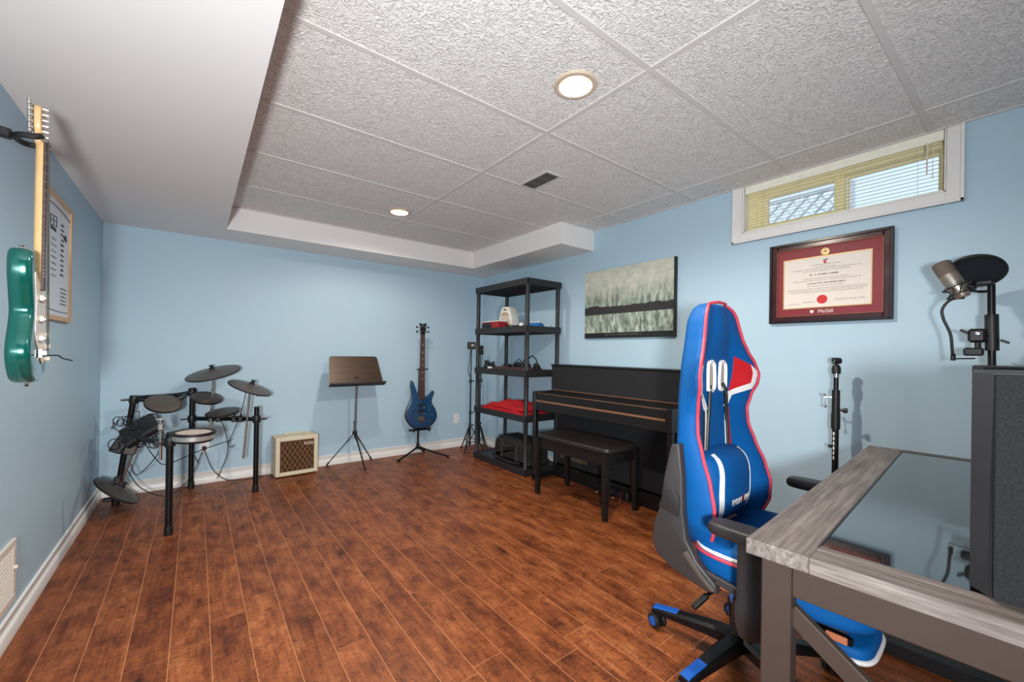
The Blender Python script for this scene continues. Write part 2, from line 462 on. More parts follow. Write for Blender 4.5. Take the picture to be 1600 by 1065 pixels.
# ------------------------------------------------------------------ the room
fl = struct('floor', MB().box(((XL+XR)/2, (YN+YB)/2, -0.03), (XR-XL+0.2, YB-YN+0.2, 0.0574)), 'floorbase')
PW = 0.1275
row = 0; x0 = XL
fixed = {2: [2.405], 4: [2.02, 2.40], 7: [2.1]}
while x0 < XR-0.005:
    x1 = min(x0+PW, XR); y = YN; cuts = [YN]
    rnd = random.Random(100+row)
    y = YN + rnd.uniform(0.2, 0.9)
    while y < YB-0.15:
        cuts.append(y); y += rnd.choice((0.38, 0.55, 0.72, 0.9, 1.2, 1.2))*rnd.uniform(0.9, 1.1)
    for k in fixed.get(row, []):
        cuts = [c for c in cuts if abs(c-k) > 0.3]+[k]
    cuts = sorted(cuts)+[YB]
    for a, b in zip(cuts, cuts[1:]):
        mb = MB().box((0, 0, 0), (x1-x0-0.0021, b-a-0.0021, 0.016), 0.0008)
        o = put('plank', mb, 'plank', fl); o.location = ((x0+x1)/2, (a+b)/2, -0.008)
    x0 += PW; row += 1

T = 0.12
struct('wall_left', MB().box((XL-T/2, (YN+YB)/2, 1.2), (T, YB-YN+2*T, 2.6)), 'wall')
struct('wall_back', MB().box(((XL+XR)/2, YB+T/2, 1.2), (XR-XL, T, 2.6)), 'wall')
struct('wall_near', MB().box(((XL+XR)/2, YN-T/2, 1.2), (XR-XL, T, 2.6)), 'nearwall')
WY0, WY1, WZ0 = 0.306, 1.256, 1.982           # window opening
wr = MB()
TW = 0.16
wr.box((XR+TW/2, (YN+WY0)/2, 1.2), (TW, WY0-YN+0.0, 2.6)).box((XR+TW/2, (WY1+YB)/2, 1.2), (TW, YB-WY1, 2.6))
wr.box((XR+TW/2, (WY0+WY1)/2, (WZ0-0.1)/2), (TW, WY1-WY0, WZ0+0.1)).box((XR+TW/2, (WY0+WY1)/2, 2.45), (TW, WY1-WY0, 0.30))
struct('wall_right', wr, 'wall')

# ceiling: slab, tee grid, tiles with their own edges
SXL, SYB, SXR, SYF = 0.179, 3.981, 2.485, 2.564
ce = struct('ceiling', MB().box(((SXL+XR)/2, (YN+YB)/2, ZC+0.16), (XR-SXL+0.1, YB-YN+0.2, 0.06)), 'ductgrey')
AX, AY = 1.4201, 0.9711
xs = [SXL, AX, AX+1.22, XR]
ys = [YN]+[AY+0.61*k for k in range(-4, 5)]+[SYB]
TEE = 0.024
for x in (AX, AX+1.22):
    put('main_tee', MB().box((x, (YN+SYB)/2, ZC+0.0042), (TEE, SYB-YN, 0.008), 0.0005), 'tee', ce)
for y in ys[1:-1]:
    put('cross_tee', MB().box(((SXL+XR)/2, y, ZC+0.0036), (XR-SXL, TEE, 0.006), 0.0005), 'tee', ce)
put('wall_angle', MB().box((XR-0.008, (YN+SYF)/2, ZC+0.001), (0.016, SYF-YN, 0.006)), 'tee', ce)
put('wall_angle', MB().box(((SXL+SXR)/2, SYB-0.008, ZC+0.001), (SXR-SXL, 0.016, 0.006)), 'tee', ce)
LIGHTS = [(1.259, 1.225), (1.300, 3.228)]
VENT = (1.785, 2.04)
def tile_mesh(xa, xb, ya, yb, hole=None):
    z0, z1 = ZC+0.0045, ZC+0.018
    if hole is None:
        return MB().box(((xa+xb)/2, (ya+yb)/2, (z0+z1)/2), (xb-xa-0.004, yb-ya-0.004, z1-z0), 0.002)
    mb = MB(); hx, hy, r = hole; vs = []
    angs = sorted([2*PI*(k+0.5)/48 for k in range(48)]+[math.atan2(q-hy, p-hx) % (2*PI) for p in (xa+0.002, xb-0.002) for q in (ya+0.002, yb-0.002)])
    n = len(angs)
    for a in angs:
        c, s_ = math.cos(a), math.sin(a)
        tx = ((xb-0.002-hx) if c > 0 else (xa+0.002-hx))/c if abs(c) > 1e-9 else 1e9
        ty = ((yb-0.002-hy) if s_ > 0 else (ya+0.002-hy))/s_ if abs(s_) > 1e-9 else 1e9
        t = min(tx, ty)
        vs += [(hx+r*c, hy+r*s_, z0), (hx+t*c, hy+t*s_, z0), (hx+r*c, hy+r*s_, z1), (hx+t*c, hy+t*s_, z1)]
    fs = []
    for k in range(n):
        a, b = 4*k, 4*((k+1) % n)
        fs += [(a, a+1, b+1, b), (a+2, b+2, b+3, a+3), (a, b, b+2, a+2), (a+1, a+3, b+3, b+1)]
    return mb.add(vs, fs)
for i in range(len(xs)-1):
    for j in range(len(ys)-1):
        xa, xb, ya, yb = xs[i], xs[i+1], ys[j], ys[j+1]
        if xa > SXR and ya > SYF: continue
        h = None
        for (lx, ly) in LIGHTS:
            if xa < lx < xb and ya < ly < yb: h = (lx, ly, 0.078)
        o = put('ceiling_tile', tile_mesh(xa, xb, ya, yb, h), 'tile', ce, ang=25)
# soffits boxed round the tiled field
so = MB().box(((XL+SXL)/2, (YN+YB)/2, (ZS+2.5)/2), (SXL-XL, YB-YN, 2.5-ZS))
so.box(((SXL+XR)/2, (SYB+YB)/2, (ZS+2.5)/2), (XR-SXL, YB-SYB, 2.5-ZS))
so.box(((SXR+XR)/2, (SYF+SYB)/2, (ZS+2.5)/2), (XR-SXR, SYB-SYF, 2.5-ZS))
struct('trim_soffit', so, 'soffit')

# baseboards with a stepped profile
def baseboard(name, p0, p1, nrm):
    p0, p1, nrm = Vector(p0), Vector(p1), Vector(nrm)
    prof = [(0, 0), (0.016, 0), (0.016, 0.048), (0.013, 0.053), (0.006, 0.058), (0.006, 0.080), (0.010, 0.086), (0.010, 0.096), (0, 0.099)]
    vs = [p+nrm*a+Vector((0, 0, z)) for p in (p0, p1) for a, z in prof]; n = len(prof)
    fs = [(i, (i+1) % n, n+(i+1) % n, n+i) for i in range(n)]+[tuple(range(n-1, -1, -1)), tuple(range(n, 2*n))]
    struct(name, MB().add(vs, fs), 'white')
baseboard('baseboard_left', (XL, YN, 0), (XL, YB, 0), (1, 0, 0))
baseboard('baseboard_back', (XL+0.0161, YB, 0), (XR-0.0161, YB, 0), (0, -1, 0))
baseboard('baseboard_right', (XR, YN, 0), (XR, YB, 0), (-1, 0, 0))

# window: casing, cream vinyl frame, two panes
w = MB()
CW = 0.062
for (ya, yb, za, zb) in ((WY0-CW, WY0, WZ0-CW, ZC-0.003), (WY1, WY1+CW, WZ0-CW, ZC-0.003), (WY0, WY1, WZ0-CW, WZ0)):
    w.box((XR-0.008, (ya+yb)/2, (za+zb)/2), (0.016, yb-ya, zb-za), 0.003)
for (ya, yb, za, zb) in ((WY0-CW, WY0-CW+0.016, WZ0-CW, ZC-0.003), (WY1+CW-0.016, WY1+CW, WZ0-CW, ZC-0.003), (WY0-CW, WY1+CW, WZ0-CW, WZ0-CW+0.016)):
    w.box((XR-0.011, (ya+yb)/2, (za+zb)/2), (0.022, yb-ya, zb-za), 0.003)
win = struct('window_1', w, 'white')
jm = MB()
for (ya, yb, za, zb) in ((WY0, WY0+0.008, WZ0, 2.30), (WY1-0.008, WY1, WZ0, 2.30), (WY0, WY1, WZ0, WZ0+0.008), (WY0, WY1, 2.292, 2.30)):
    jm.box((XR+0.075, (ya+yb)/2, (za+zb)/2), (0.15, yb-ya, zb-za))
put('jamb', jm, 'white', win)
XF = XR+0.105
vf = MB(); YM = 0.745
for (ya, yb, za, zb) in ((WY0+0.008, 0.335, 1.99, 2.292), (1.20, WY1-0.008, 1.99, 2.292), (0.335, 1.20, 1.99, 2.012), (0.335, 1.20, 2.225, 2.292)):
    vf.box((XF, (ya+yb)/2, (za+zb)/2), (0.07, yb-ya, zb-za), 0.003)
put('window_frame', vf, 'cream', win)
s1 = MB()
for (ya, yb, za, zb) in ((0.725, 0.775, 2.012, 2.225), (1.13, 1.20, 2.012, 2.225), (0.775, 1.13, 2.012, 2.032), (0.775, 1.13, 2.205, 2.225)):
    s1.box((XF-0.015, (ya+yb)/2, (za+zb)/2), (0.03, yb-ya, zb-za), 0.003)
put('sash', s1, 'cream', win)
put('pane', MB().box((XF-0.005, 0.95, 2.118), (0.004, 0.36, 0.18)), 'glass', win)
s2 = MB()
for (ya, yb, za, zb) in ((0.335, 0.347, 2.012, 2.225), (0.713, 0.725, 2.012, 2.225), (0.347, 0.713, 2.012, 2.02), (0.347, 0.713, 2.213, 2.225)):
    s2.box((XF+0.015, (ya+yb)/2, (za+zb)/2), (0.02, yb-ya, zb-za), 0.002)
put('sash', s2, 'cream', win)
put('pane', MB().box((XF+0.02, 0.53, 2.117), (0.004, 0.37, 0.194)), 'glass', win)

# blind hanging inside the opening
bl = thing('venetian_blind', 'cream slatted blind hanging open inside the small high window', 'blind', (XR+0.03, 0.78, 1.99))
put('head_rail', MB().box((XR+0.028, 0.78, 2.274), (0.036, 0.925, 0.034), 0.004), 'blind', bl, True)
put('valance', MB().box((XR+0.006, 0.78, 2.268), (0.006, 0.925, 0.05), 0.002), 'blind', bl, True)
sl = None
for k in range(12):
    z = 2.235-0.0197*k
    mb = MB(); n = 5
    vs = []; 
    for y in (0.322, 1.238):
        for q in range(n):
            u = -1+2*q/(n-1); vs += [(0.0125*u, y-0.78, 0.0016*(1-u*u)+0.0026*u), (0.0125*u, y-0.78, 0.0016*(1-u*u)-0.0007+0.0026*u)]
    fs = []
    for q in range(n-1):
        a = 2*q; b = a+2*n
        fs += [(a, a+2, b+2, b), (a+1, b+1, b+3, a+3)]
    fs += [(0, 2*n, 2*n+1, 1), (2*n-2, 2*n-1, 4*n-1, 4*n-2)]
    if sl is None:
        sl = put('slat', mb.add(vs, fs), 'blind', bl); o = sl
    else:
        o = sl.copy(); COL.objects.link(o); o.parent = bl
    o.location = (-0.002, 0, z-1.99)
put('bottom_rail', MB().box((XR+0.028, 0.78, 1.996), (0.026, 0.916, 0.010), 0.002), 'blind', bl, True)
for y in (0.41, 0.66, 0.93, 1.13, 1.20):
    put('ladder_cord', MB().cyl((XR+0.0135, y, 1.998), (XR+0.0135, y, 2.262), 0.0008, n=6), 'cord', bl, True)
put('tilt_wand', MB().cyl((XR-0.004, 0.375, 2.09), (XR+0.001, 0.375, 2.25), 0.003, n=8), 'cord', bl, True)
for y in (0.355,):
    c = put('pull_cord', MB().cyl((XR+0.001, y, 2.085), (XR+0.003, y, 2.25), 0.0012, n=6), 'cord', bl, True)
    child_world(c); put('tassel', MB().cyl((XR+0.001, y, 2.065), (XR+0.001, y, 2.087), 0.004, 0.002, n=8), 'blind', c, True)

# outside: white lattice on a low fence beyond the glass
la = thing('garden_lattice', 'white diamond lattice panel outside, behind the left window pane', 'lattice', (4.2, 1.32, 2.0))
for k in range(-3, 9):
    for sgn in (1, -1):
        pts = []
        c = 0.98+0.105*k
        lo, hi = 2.33, 2.56
        ya, yb = c, c+sgn*(hi-lo)
        a = max(min(ya, 1.85), 1.00); 
        def clip(y0, z0, y1, z1):
            t0, t1 = 0.0, 1.0
            for lim, s_ in ((1.00, 1), (1.85, -1)):
                d0, d1 = s_*(y0-lim), s_*(y1-lim)
                if d0 < 0 and d1 < 0: return None
                if d0 < 0: t0 = max(t0, d0/(d0-d1))
                if d1 < 0: t1 = min(t1, d0/(d0-d1))
            return (y0+(y1-y0)*t0, z0+(z1-z0)*t0, y0+(y1-y0)*t1, z0+(z1-z0)*t1) if t1-t0 > 0.08 else None
        q = clip(ya, lo, yb, hi)
        if q: put('lattice_slat', MB().bar((4.2-0.006*sgn, q[0], q[1]), (4.2-0.006*sgn, q[2], q[3]), 0.010, 0.030, up=(1, 0, 0)), 'lattice', la, True)
put('rail', MB().box((4.2, 1.42, 2.575), (0.04, 0.9, 0.03), 0.004), 'lattice', la, True)
put('rail', MB().box((4.2, 1.42, 2.315), (0.04, 0.9, 0.03), 0.004), 'lattice', la, True)
for y in (0.985, 1.86):
    put('post', MB().box((4.2, y, 2.29), (0.05, 0.05, 0.62), 0.004), 'lattice', la, True)
struct('ground_outside', MB().box((6.6, 1.0, 1.93), (7.05, 14, 0.1)), 'fence')

# ceiling fittings
def recessed(k, lx, ly, label):
    t = thing('recessed_light', label, 'ceiling light', (lx, ly, ZC), 0, 'recessed ceiling lights')
    put('trim_ring', MB().lathe([(0.066, 0.004), (0.068, -0.004), (0.072, -0.006), (0.088, -0.004), (0.092, 0.000), (0.092, 0.004)], n=48, closed=True), 'trimring', t)
    put('reflector', MB().lathe([(0.067, 0.0), (0.064, 0.05), (0.055, 0.085), (0.0, 0.095), (0.0, 0.099), (0.058, 0.089), (0.068, 0.052), (0.071, 0.0)], n=40, closed=True), 'reflector', t)
    put('bulb', MB().lathe([(0.0, 0.052), (0.02, 0.054), (0.034, 0.060), (0.038, 0.07), (0.03, 0.084), (0.0, 0.088)], n=24), 'bulb', t)
    lamp('recessed_lamp', 'SPOT', (lx, ly, ZC+0.012), CAN_POWER[k]*4, CAN_COLOR, 0.04, spot_size=math.radians(168), spot_blend=0.4)
for k, (lx, ly) in enumerate(LIGHTS):
    recessed(k, lx, ly, ['warm lit recessed ceiling light, the larger and nearer one', 'warm lit recessed ceiling light at the far end, above the music stand'][k])
v = thing('ceiling_vent', 'small dark slotted air register in the tiled ceiling', 'vent', (1.785, 2.045, ZC))
fr = MB()
HX, HY = 0.055, 0.125
for (a, b, c, d) in ((-HX-0.016, -HX, -HY-0.016, HY+0.016), (HX, HX+0.016, -HY-0.016, HY+0.016), (-HX, HX, -HY-0.016, -HY), (-HX, HX, HY, HY+0.016)):
    fr.box(((a+b)/2, (c+d)/2, 0.0005), (b-a, d-c, 0.006), 0.001)
put('frame', fr, 'tee', v)
put('duct', MB().box((0, 0, 0.0037), (2*HX, 2*HY, 0.001)), 'dark', v)
s0 = None
for k in range(9):
    if s0 is None: s0 = put('louvre', MB().box((0, 0, 0), (0.0018, 2*HY, 0.006), 0, Matrix.Rotation(0.6, 3, 'Y')), 'ductgrey', v); o = s0
    else: o = s0.copy(); COL.objects.link(o); o.parent = v
    o.location = (-HX+0.012*(k+0.55), 0, 0.0)
for y in (-0.04, 0.045):
    put('cross_bar', MB().box((0, y, -0.0005), (2*HX, 0.003, 0.003)), 'ductgrey', v)

# wall register low on the left wall
v = thing('wall_register', 'cream slotted air register low on the left wall', 'vent', (XL, 2.3, 0.26))
fr = MB()
for (ya, yb, za, zb) in ((2.07, 2.53, 0.355, 0.385), (2.07, 2.53, 0.135, 0.165), (2.07, 2.10, 0.165, 0.355), (2.495, 2.53, 0.165, 0.355)):
    fr.box((XL+0.006, (ya+yb)/2, (za+zb)/2), (0.012, yb-ya, zb-za), 0.003)
put('frame', fr, 'ventcream', v, True)
put('back_plate', MB().box((XL+0.002, 2.298, 0.26), (0.003, 0.40, 0.20)), 'tan', v, True)
s0 = None
for k in range(12):
    if s0 is None: s0 = put('louvre', MB().box((0, 0, 0), (0.010, 0.394, 0.0025), 0, Matrix.Rotation(0.7, 3, 'Y')), 'ventcream', v); o = s0
    else: o = s0.copy(); COL.objects.link(o); o.parent = v
    o.location = (0.008, -0.002, -0.09+0.016*k)
put('lever', MB().box((XL+0.015, 2.505, 0.275), (0.014, 0.01, 0.012), 0.002), 'ventcream', v, True)

def outlet(x, z, label):
    t = thing('wall_outlet', label, 'outlet', (x, YB, z))
    put('plate', MB().box((0, -0.003, 0), (0.072, 0.006, 0.115), 0.002), 'outlet', t)
    for dz in (0.021, -0.021):
        s_ = put('socket', MB().lathe([(0.0, 0.0), (0.0165, 0.0), (0.0165, 0.002), (0, 0.002)], (0, -0.006, dz), (0, -1, 0), 20), 'white', t)
        put('slot', MB().box((-0.006, -0.0083, dz+0.003), (0.002, 0.001, 0.008)).box((0.006, -0.0083, dz+0.003), (0.002, 0.001, 0.008)), 'dark', s_)
    return t
outlet(2.541, 0.345, 'white wall outlet between the blue bass guitar and the black shelf')
outlet(0.066, 0.325, 'white wall outlet behind the drum kit with a black plug in it')

# ------------------------------------------------------------------ framed things on the walls
# diploma
DY0, DY1, DZ0, DZ1 = 0.490, 1.076, 1.366, 1.855
DC = ((DY0+DY1)/2, (DZ0+DZ1)/2)
d = thing('framed_diploma', 'diploma with crimson mat in a glossy dark cherry frame under the window', 'picture', (XR, DC[0], DC[1]))
def rect_frame(mb, y0, y1, z0, z1, w, xa, xb, bev=0.002):
    for (ya, yb, za, zb) in ((y0, y0+w, z0, z1), (y1-w, y1, z0, z1), (y0+w, y1-w, z0, z0+w), (y0+w, y1-w, z1-w, z1)):
        mb.box(((xa+xb)/2, (ya+yb)/2, (za+zb)/2), (abs(xb-xa), yb-ya, zb-za), bev)
    return mb
fo = put('frame', rect_frame(MB(), DY0, DY1, DZ0, DZ1, 0.042, XR, XR-0.022, 0.004), 'frame', d, True); child_world(fo)
put('outer_moulding', rect_frame(MB(), DY0, DY1, DZ0, DZ1, 0.016, XR-0.020, XR-0.030, 0.004), 'framedark', fo, True)
put('inner_fillet', rect_frame(MB(), DY0+0.040, DY1-0.040, DZ0+0.040, DZ1-0.040, 0.004, XR-0.018, XR-0.024, 0.001), 'copper', fo, True)
put('mat_board', MB().box((XR-0.012, *DC), (0.006, DY1-DY0-0.08, DZ1-DZ0-0.08)), 'mat_', d, True)
PY0, PY1, PZ0, PZ1 = DY0+0.093, DY1-0.080, DZ0+0.092, DZ1-0.106
put('gold_fillet', rect_frame(MB(), PY0-0.006, PY1+0.006, PZ0-0.006, PZ1+0.006, 0.006, XR-0.014, XR-0.0175, 0.001), 'gold', d, True)
pp = put('certificate', MB().box((XR-0.0152, (PY0+PY1)/2, (PZ0+PZ1)/2), (0.001, PY1-PY0, PZ1-PZ0)), 'paper', d, True); child_world(pp)
PC = (PY0+PY1)/2
rn = random.Random(3)
def scrip_line(mb, yc, z, width, h, dens=1.0, x=XR-0.0162):
    y = yc+width/2
    while y > yc-width/2:
        wl = rn.uniform(0.5, 1.6)*h*1.1
        hh = h*rn.uniform(0.55, 1.0)
        mb.box((x, y-wl/2, z), (0.0005, wl*0.8, hh)); y -= wl*(1.15 if rn.random() < 0.8 else 1.8)
tx = MB()
for (zf, wf, h) in ((0.845, 0.32, 0.0035), (0.80, 0.22, 0.003), (0.765, 0.80, 0.003), (0.725, 0.55, 0.003), (0.575, 0.52, 0.003), (0.535, 0.78, 0.003), (0.42, 0.42, 0.003), (0.37, 0.92, 0.003), (0.335, 0.92, 0.003), (0.30, 0.82, 0.003), (0.14, 0.14, 0.002), (0.115, 0.16, 0.002)):
    yc = PC if zf > 0.2 else PC-0.075
    scrip_line(tx, yc, PZ0+(PZ1-PZ0)*zf, (PY1-PY0)*wf, h)
put('small_print', tx, 'ink', pp, True)['kind'] = 'stuff'
for (zf, wf, h) in ((0.65, 0.36, 0.009), (0.475, 0.42, 0.008)):
    tb = MB(); scrip_line(tb, PC, PZ0+(PZ1-PZ0)*zf, (PY1-PY0)*wf, h*0.9)
    put('heading_line', tb, 'ink', pp, True)['kind'] = 'stuff'
def squiggle(mb, y0, y1, z, amp, n, x, r=0.0006, seed=0):
    q = random.Random(seed); pts = []
    for k in range(n+1):
        f = k/n; pts.append((x, y0+(y1-y0)*f+q.uniform(-1, 1)*amp*0.5, z+amp*(1 if k % 2 else -0.4)*q.uniform(0.4, 1.0)))
    mb.tube(pts, r, 5, 3)
sg = MB(); squiggle(sg, PY1-0.02, PY1-0.085, PZ0+0.020, 0.006, 12, XR-0.0164, seed=1)
put('signature', sg, 'ink', pp, True); sg = MB()
squiggle(sg, PY1-0.10, PY1-0.16, PZ0+0.028, 0.008, 12, XR-0.0164, seed=2)
put('signature', sg, 'ink', pp, True); sg = MB()
squiggle(sg, PY0+0.09, PY0+0.02, PZ0+0.034, 0.008, 12, XR-0.0164, seed=5)
put('signature', sg, 'ink', pp, True)
put('wax_seal', MB().lathe([(0, 0), (0.026, 0), (0.025, 0.0012), (0, 0.0014)], (XR-0.0156, PC+0.012, PZ0+0.042), (-1, 0, 0), 28), 'redink', pp, True)
cr = MB().box((XR-0.0162, PC+0.003, PZ1-0.020), (0.0006, 0.010, 0.006)).box((XR-0.0162, PC-0.008, PZ1-0.019), (0.0006, 0.008, 0.008))
put('crest', cr, 'ink', pp, True)
put('crest_shield', MB().slab([(-0.008, 0), (0.008, 0), (0.007, -0.010), (0, -0.016), (-0.007, -0.010)], 0, 0.0006, lambda u, w_, t: Vector((XR-0.0159-t, PC-u, PZ1-0.026+w_))), 'redink', pp, True)
md = put('medallion', MB().lathe([(0, 0), (0.022, 0), (0.022, 0.002), (0.018, 0.003), (0.017, 0.002), (0, 0.0022)], (XR-0.015, PC, DZ1-0.078), (-1, 0, 0), 28), 'gold', d, True); child_world(md)
put('relief', MB().box((XR-0.0175, PC, DZ1-0.078), (0.001, 0.020, 0.010), 0.0004).box((XR-0.0175, PC, DZ1-0.068), (0.001, 0.010, 0.006), 0.0004), 'tan', md, True)
text('lettering', 'McGill', 0.028, 'letter', d, axes((-0.0165, -0.005-DC[0]+PC, DZ0+0.064-DC[1]), (0, -1, 0), (0, 0, 1), (-1, 0, 0)), 0.0004)
put('shield_mark', MB().slab([(-0.009, 0.009), (0.009, 0.009), (0.008, -0.003), (0, -0.010), (-0.008, -0.003)], 0, 0.001, lambda u, w_, t: Vector((XR-0.0155-t, PC+0.062-u, DZ0+0.064+w_))), 'letter', d, True)

# canvas print
c = thing('canvas_print', 'wide grey-green canvas print with a black lower edge above the piano', 'picture', (XR, 2.178, 1.303))
put('canvas', MB().box((-0.015, 0, 0.305), (0.028, 0.915, 0.61), 0.001), 'posteredge', c)
put('print', MB().box((-0.0297, 0.006, 0.328), (0.001, 0.90, 0.562)), 'poster', c)
cp = MB()
q = random.Random(5); y = 0.21
while y > -0.16:
    if q.random() < 0.8: cp.box((-0.0296, y, 0.03), (0.0008, 0.006, 0.008))
    y -= 0.013
put('caption', cp, 'ductgrey', c)['kind'] = 'stuff'

# whiteboard on the left wall
b = thing('whiteboard', 'wood framed whiteboard with handwriting behind the green guitar', 'whiteboard', (XL, 3.08, 1.287))
fr = MB()
W2, HB = 0.26, 0.630
for (ya, yb, za, zb) in ((-W2, -W2+0.026, 0, HB), (W2-0.026, W2, 0, HB), (-W2+0.026, W2-0.026, 0, 0.026), (-W2+0.026, W2-0.026, HB-0.026, HB)):
    fr.box((0.009, (ya+yb)/2, (za+zb)/2), (0.018, yb-ya, zb-za), 0.003)
put('frame', fr, 'boardframe', b)
wb = put('panel', MB().box((0.006, 0, HB/2), (0.010, 2*W2-0.05, HB-0.05)), 'board', b)
hw = MB()
hw.tube([(0.0115, -0.22, 0.565), (0.0115, 0.0, 0.572), (0.0115, 0.21, 0.560), (0.0115, 0.222, 0.555)], 0.002, 5, 4)
hw.tube([(0.0115, -0.22, 0.055), (0.0115, 0.0, 0.048), (0.0115, 0.21, 0.052)], 0.002, 5, 4)
for k in range(11):
    squiggle(hw, 0.045, 0.10, 0.50-0.026*k, 0.009, 4, 0.0115, 0.0018, seed=20+k)
squiggle(hw, 0.11, 0.16, 0.44, 0.03, 5, 0.0115, 0.0016, seed=40)
for k in range(7):
    squiggle(hw, -0.13, -0.04, 0.40-0.03*k, 0.006, 5, 0.0115, 0.0012, seed=50+k)
for k in range(5):
    squiggle(hw, 0.05, 0.17, 0.17-0.02*k, 0.006, 6, 0.0115, 0.0014, seed=60+k)
put('handwriting', hw, 'marker', wb)
bxs = MB()
for (a, e) in (((-0.15, 0.46), (-0.04, 0.47)), ((-0.04, 0.47), (-0.04, 0.52)), ((-0.04, 0.52), (-0.15, 0.51)), ((-0.15, 0.51), (-0.15, 0.46)), ((-0.15, 0.485), (-0.04, 0.495)), ((-0.095, 0.465), (-0.095, 0.515))):
    bxs.cyl((0.0115, *a), (0.0115, *e), 0.002, n=5)
bxs.box((0.0115, -0.095, 0.45), (0.001, 0.10, 0.016))
put('sketch', bxs, 'marker', wb)

# ------------------------------------------------------------------ green electric guitar on its hanger
GX, GY, GZ = -0.452, 2.10, 1.035
g = thing('electric_guitar', 'teal green electric guitar with maple neck hanging on the left wall', 'guitar', (GX, GY, GZ), math.radians(5))
ol = catmull([(-0.02, 0.0), (-0.10, 0.012), (-0.155, 0.07), (-0.160, 0.13), (-0.128, 0.19), (-0.112, 0.235), (-0.128, 0.285), (-0.150, 0.345), (-0.152, 0.40), (-0.130, 0.430), (-0.098, 0.42), (-0.070, 0.375), (-0.030, 0.352), (0.028, 0.350), (0.060, 0.345), (0.095, 0.372), (0.125, 0.385), (0.142, 0.36), (0.138, 0.31), (0.116, 0.25), (0.118, 0.20), (0.146, 0.15), (0.160, 0.09), (0.140, 0.03), (0.08, 0.004)], 5, True)
mpg = lambda u, v_, t: Vector((t, u, v_))
bd = put('body', MB().slab(ol, -0.028, 0.026, mpg, 0.014, 4), 'teal', g)
pg = catmull([(-0.02, 0.10), (-0.09, 0.16), (-0.085, 0.26), (-0.11, 0.36), (-0.06, 0.345), (0.03, 0.325), (0.085, 0.335), (0.09, 0.26), (0.10, 0.12), (0.06, 0.06)], 5, True)
put('pickguard', MB().slab(pg, 0.0265, 0.0285, mpg), 'pearl', g)
for z in (0.15, 0.215, 0.285):
    pu = put('pickup', MB().box((0.034, 0, z), (0.013, 0.084, 0.018), 0.003), 'pearl', g)
    put('pole_pieces', MB().box((0.0415, 0, z), (0.003, 0.06, 0.004)), 'chrome', pu)
br = put('bridge', MB().box((0.033, 0, 0.098), (0.012, 0.075, 0.030), 0.002), 'chrome', g)
for k in range(6): put('saddle', MB().box((0.043, -0.0275+0.011*k, 0.100), (0.010, 0.008, 0.016), 0.002), 'chrome', br)
put('tremolo_arm', MB().tube([(0.036, -0.03, 0.09), (0.072, -0.034, 0.092), (0.084, -0.036, 0.082), (0.108, -0.04, 0.074)], 0.0022, 8, 4), 'blackmetal', g)
for (y, z) in ((0.075, 0.16), (0.088, 0.12), (0.085, 0.08)):
    put('knob', MB().lathe([(0, 0), (0.012, 0), (0.010, 0.014), (0, 0.015)], (0.028, y, z), (1, 0, 0), 18), 'pearl', g)
for z, y in ((0.43, -0.130), (-0.002, 0.0)):
    put('strap_button', MB().lathe([(0, 0), (0.006, 0), (0.004, 0.005), (0.007, 0.010), (0, 0.012)], (0.0, y, z-0.001), (0, 0, 1 if z > 0.1 else -1), 14), 'chrome', g)
# neck: D section, tapering
nv = []; nf = []; lv = [(0.315, 0.028, 0.024), (0.36, 0.028, 0.022), (0.44, 0.0275, 0.021), (0.80, 0.0215, 0.020), (0.815, 0.021, 0.020)]
for (z, hw_, dp) in lv:
    for k in range(9):
        a = PI*k/8; nv.append((0.030-dp*math.sin(a)**0.8 if 0 < k < 8 else 0.030, -hw_*math.cos(a), z))
n = 9
for i in range(len(lv)-1):
    for k in range(n):
        a, b_ = i*n+k, i*n+(k+1) % n; nf.append((a, b_, b_+n, a+n))
nf += [tuple(range(n-1, -1, -1)), tuple((len(lv)-1)*n+k for k in range(n))]
nk = put('neck', MB().add(nv, nf), 'maple', g)
fb = put('fretboard', MB().add([(0.030, -0.028, 0.315), (0.030, 0.028, 0.315), (0.030, 0.021, 0.815), (0.030, -0.021, 0.815), (0.036, -0.027, 0.315), (0.036, 0.027, 0.315), (0.036, 0.0205, 0.815), (0.036, -0.0205, 0.815)], [(3, 2, 1, 0), (4, 5, 6, 7), (0, 1, 5, 4), (1, 2, 6, 5), (2, 3, 7, 6), (3, 0, 4, 7)]), 'rosewood', g)
for k in range(1, 22):
    z = 0.815-0.648*(1-2**(-k/12))
    put('fret', MB().box((0.0365, 0, z), (0.0016, 0.045+0.009*(0.815-z)/0.5, 0.002)), 'chrome', fb)
for k in (3, 5, 7, 9, 12, 15):
    z = 0.815-0.648*(1-2**(-(k-0.5)/12))
    put('side_dot', MB().cyl((0.032, -0.0275, z), (0.032, -0.022, z), 0.0016, n=8), 'marker', nk)
hd = put('headstock', MB().slab(catmull([(-0.021, 0.81), (-0.026, 0.835), (-0.040, 0.86), (-0.044, 0.90), (-0.040, 0.925), (-0.018, 0.935), (0.010, 0.932), (0.040, 0.948), (0.052, 0.925), (0.040, 0.90), (0.030, 0.86), (0.021, 0.81)], 4, True), 0.010, 0.026, mpg, 0.003, 2), 'maple', g)
for k in range(6):
    z = 0.835+0.0185*k
    y = -0.028-0.0035*k
    p_ = put('tuner', MB().cyl((0.026, -0.012-0.001*k, z), (0.040, -0.012-0.001*k, z), 0.0035, n=10).box((0.002, y+0.010, z), (0.015, 0.016, 0.012), 0.003), 'chrome', g)
    put('tuner_button', MB().cyl((0.003, y, z), (0.003, y-0.014, z), 0.0025, n=8).box((0.003, y-0.022, z), (0.009, 0.014, 0.012), 0.004), 'chrome', p_)
st = MB()
